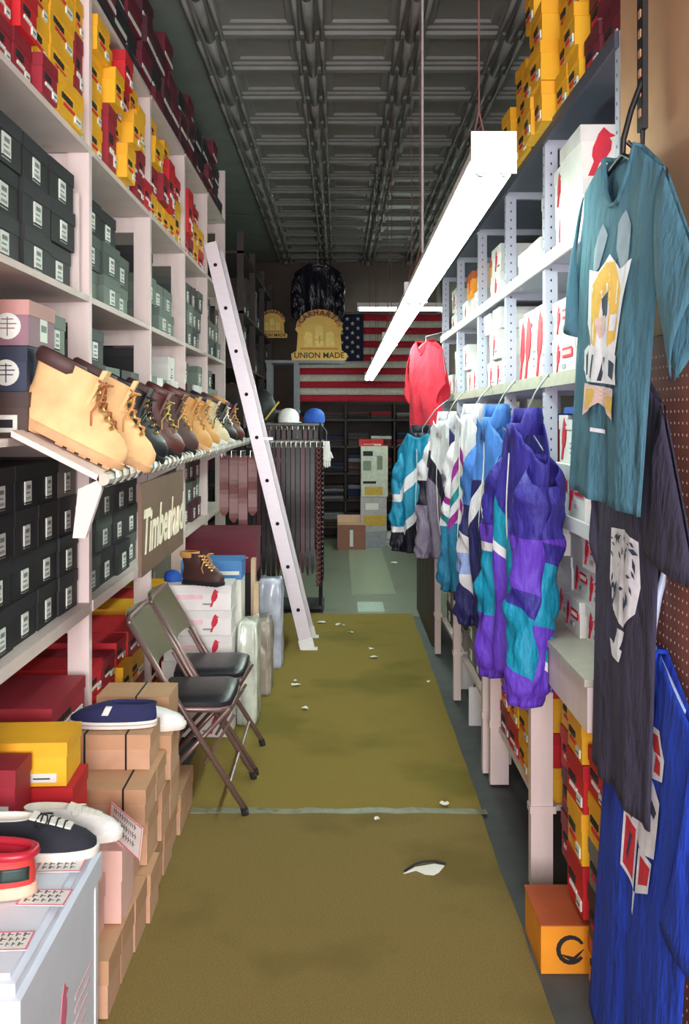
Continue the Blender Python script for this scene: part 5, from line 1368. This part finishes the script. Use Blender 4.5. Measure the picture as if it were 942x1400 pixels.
for si, z in enumerate((.175,.525,.875,1.225,1.575)):
    for bay in range(3):
        x0 = .4+(-.93, -.30, .34)[bay]
        for q in range(2):
            nn = R.randint(3, 5)
            zz = z-.003
            for k in range(nn if si < 4 else 2):
                n_, c_ = R.choice(fold_c[:4]*2+fold_c[4:]) if si >= 2 else R.choice(fold_c[:5])
                h_ = R.uniform(.035,.05)
                folded(f'{n_} folded garment on the {["bottom","second","third","fourth","top"][si]} dark shelf under the flag', x0+.16+q*.30, 13.25+R.uniform(-.02,.02), zz, .27, .36, h_, mat('folded_'+n_.replace(' ', '_'), c_, .9, noise=.1)); zz += h_+.001
# cartons at the far end
tc_ = thing('tall_carton', 'tall white carton with dark print and yellow base stacked at the far end', 'box', (.44, 12.35, .62))
MB().box(-.165,.165,-.12,.12,0,.62).obj('body', mat('dull_white_card', (206,204,190), .7), tc_)
b = MB(); b.box(-.14,-.02,-.1215,-.1195,.5,.56,0); b.box(-.14,-.04,-.1215,-.1195,.32,.44,2); b.box(.03,.10,-.1215,-.1195,.33,.50,2); b.box(-.14,.02,-.1215,-.1195,.16,.19,0); b.box(-.12,.10,-.1215,-.1195,.02,.12,1)
b.obj('print', [M['ink'], mat('mustard_ink', (206,166,70), .7), mat('grey_green_ink', (130,136,120), .7)], tc_)
tc2 = thing('printed_carton', 'pale purple and yellow carton beneath the tall white carton', 'box', (.43, 12.35, .22))
MB().box(-.16,.16,-.12,.12,0,.395).obj('body', mat('pale_lilac_card', (186,174,180), .7), tc2)
b = MB(); b.box(-.12,.15,-.1215,-.1195,.04,.17,1); b.box(-.10,.06,-.1215,-.1195,.24,.32,0); b.obj('print', [M['paper'], mat('mustard_ink', (206,166,70), .7)], tc2)
tb = thing('clear_tub', 'dull clear storage tub on the floor under the stacked cartons', 'tub', (.43, 12.35, -.004))
b = MB(); b.loft([[(-.15,-.11,0),(.15,-.11,0),(.15,.11,0),(-.15,.11,0)],[(-.16,-.12,.2),(.16,-.12,.2),(.16,.12,.2),(-.16,.12,.2)]]); b.obj('body', mat('cloudy_plastic', (150,152,160), .35), tb)
MB().box(-.165,.165,-.125,.125,.198,.222).obj('lid', mat('cloudy_plastic_lid', (170,172,178), .35), tb)
kb = thing('cardboard_box', 'brown cardboard box with open flap on the far floor', 'box', (.155, 12.15, -.004))
MB().box(-.17,.17,-.14,.14,0,.30).obj('body', mat('red_brown_cardboard', (150,100,86), .8, noise=.08), kb)
b = MB(); b.prism([(-.14,.30),(.14,.30),(.20,.39),(.19,.392),(.13,.305),(-.14,.305)], 0, -.17, .17); b.obj('flap', M['kraft'], kb)
MB().box(-.02,.02,-.1415,-.1395,.04,.24).obj('tape', M['stick'], kb)
rb = shoe_box('red shoe box lying on the tall white carton', 'red', .40, 12.35, 1.242, .30, .2, .08, 0, 'lettered')
for q, (x, c_) in enumerate(((.62,'white'),(.80,'grey'))):
    shoe_box(f'{c_} flat box stacked beside the tall carton', c_, x+.0, 12.5, .002 if 0 else -.003, .16, .25, .16, 0, 'sticker')
# dark shelving on the left past the ladder
dk = thing('dark_shelving', 'dark shelving with charcoal boxes behind the ladder', 'shelving', (-1.17, 11.0, -.004))
for z in (.4,.95,1.5,2.05,2.55): MB().box(-.3,.3,-1.9,1.9,z,z+.025).obj('shelf_board', dks, dk)
for y in (-1.9,-.65,.6,1.87): MB().box(.24,.3,y,y+.03,0,3.3).obj('post', dks, dk); MB().box(-.3,-.24,y,y+.03,0,3.3).obj('post', dks, dk)
MB().box(-.3,.3,-1.9,1.9,3.1,3.125).obj('shelf_board', dks, dk)
for z in (1.522, 2.072, 2.572, .972):
    for k in range(11):
        y = 9.27+k*.32
        if any(abs(y-(11+p+.015)) < .17 for p in (-1.9,-.65,.6,1.87)): continue
        for j in range(R.randint(1, 3)):
            if z > 2.5 and abs(y-12.4) < .4: continue
            shoe_box(f'charcoal or brown box on dark shelving behind the ladder', R.choice(['dusk','darkbrown','dusk','wine']), -1.07, y, z-.001+j*.1315, .28, .34, .13, RL, 'sticker' if R.random() < .4 else None, 'boxes on the dark shelving')
# floor standing items by the rack
t_ = thing('clear_bag', 'small clear plastic bag hanging low at the rack end', 'bag', (-.12, 8.42, .28)) if False else None

# ================================================================== leave out boxes and clothes buried where nobody can see them
def tidy():
    bpy.context.view_layer.update()
    from mathutils.bvhtree import BVHTree
    cnt = {}; anyseen = set(); V = []; F = []; own = []
    def root(o):
        while o.parent: o = o.parent
        return o.name
    for o in SC.objects:
        if o.type != 'MESH': continue
        n = root(o); mw = o.matrix_world; b = len(V)
        V.extend([mw @ v.co for v in o.data.vertices])
        for p in o.data.polygons: F.append([b+i for i in p.vertices]); own.append(n)
    tree = BVHTree.FromPolygons(V, F)
    f = 1361.0
    for ci, cp in enumerate(((0,0,1.6),(-.45,.1,1.6),(.42,.1,1.6),(0,.5,1.75),(0,.4,1.2))):
        st = 3 if ci == 0 else 5
        o_ = Vector(cp)
        for y in range(1, 1400, st):
            for x in range(1, 942, st):
                h = tree.ray_cast(o_, Vector(((x-463)/f, 1, -(y-570)/f)))
                if h[2] is not None:
                    n = own[h[2]]; anyseen.add(n)
                    if ci == 0: cnt[n] = cnt.get(n, 0)+1
    boxes = [o for o in SC.objects if o.parent is None and o.name.split('.')[0] in ('shoe_box', 'boot_box', 'folded_garment')]
    for o in boxes:
        if o.name not in anyseen:
            for c in list(o.children_recursive): bpy.data.objects.remove(c)
            bpy.data.objects.remove(o)
tidy()
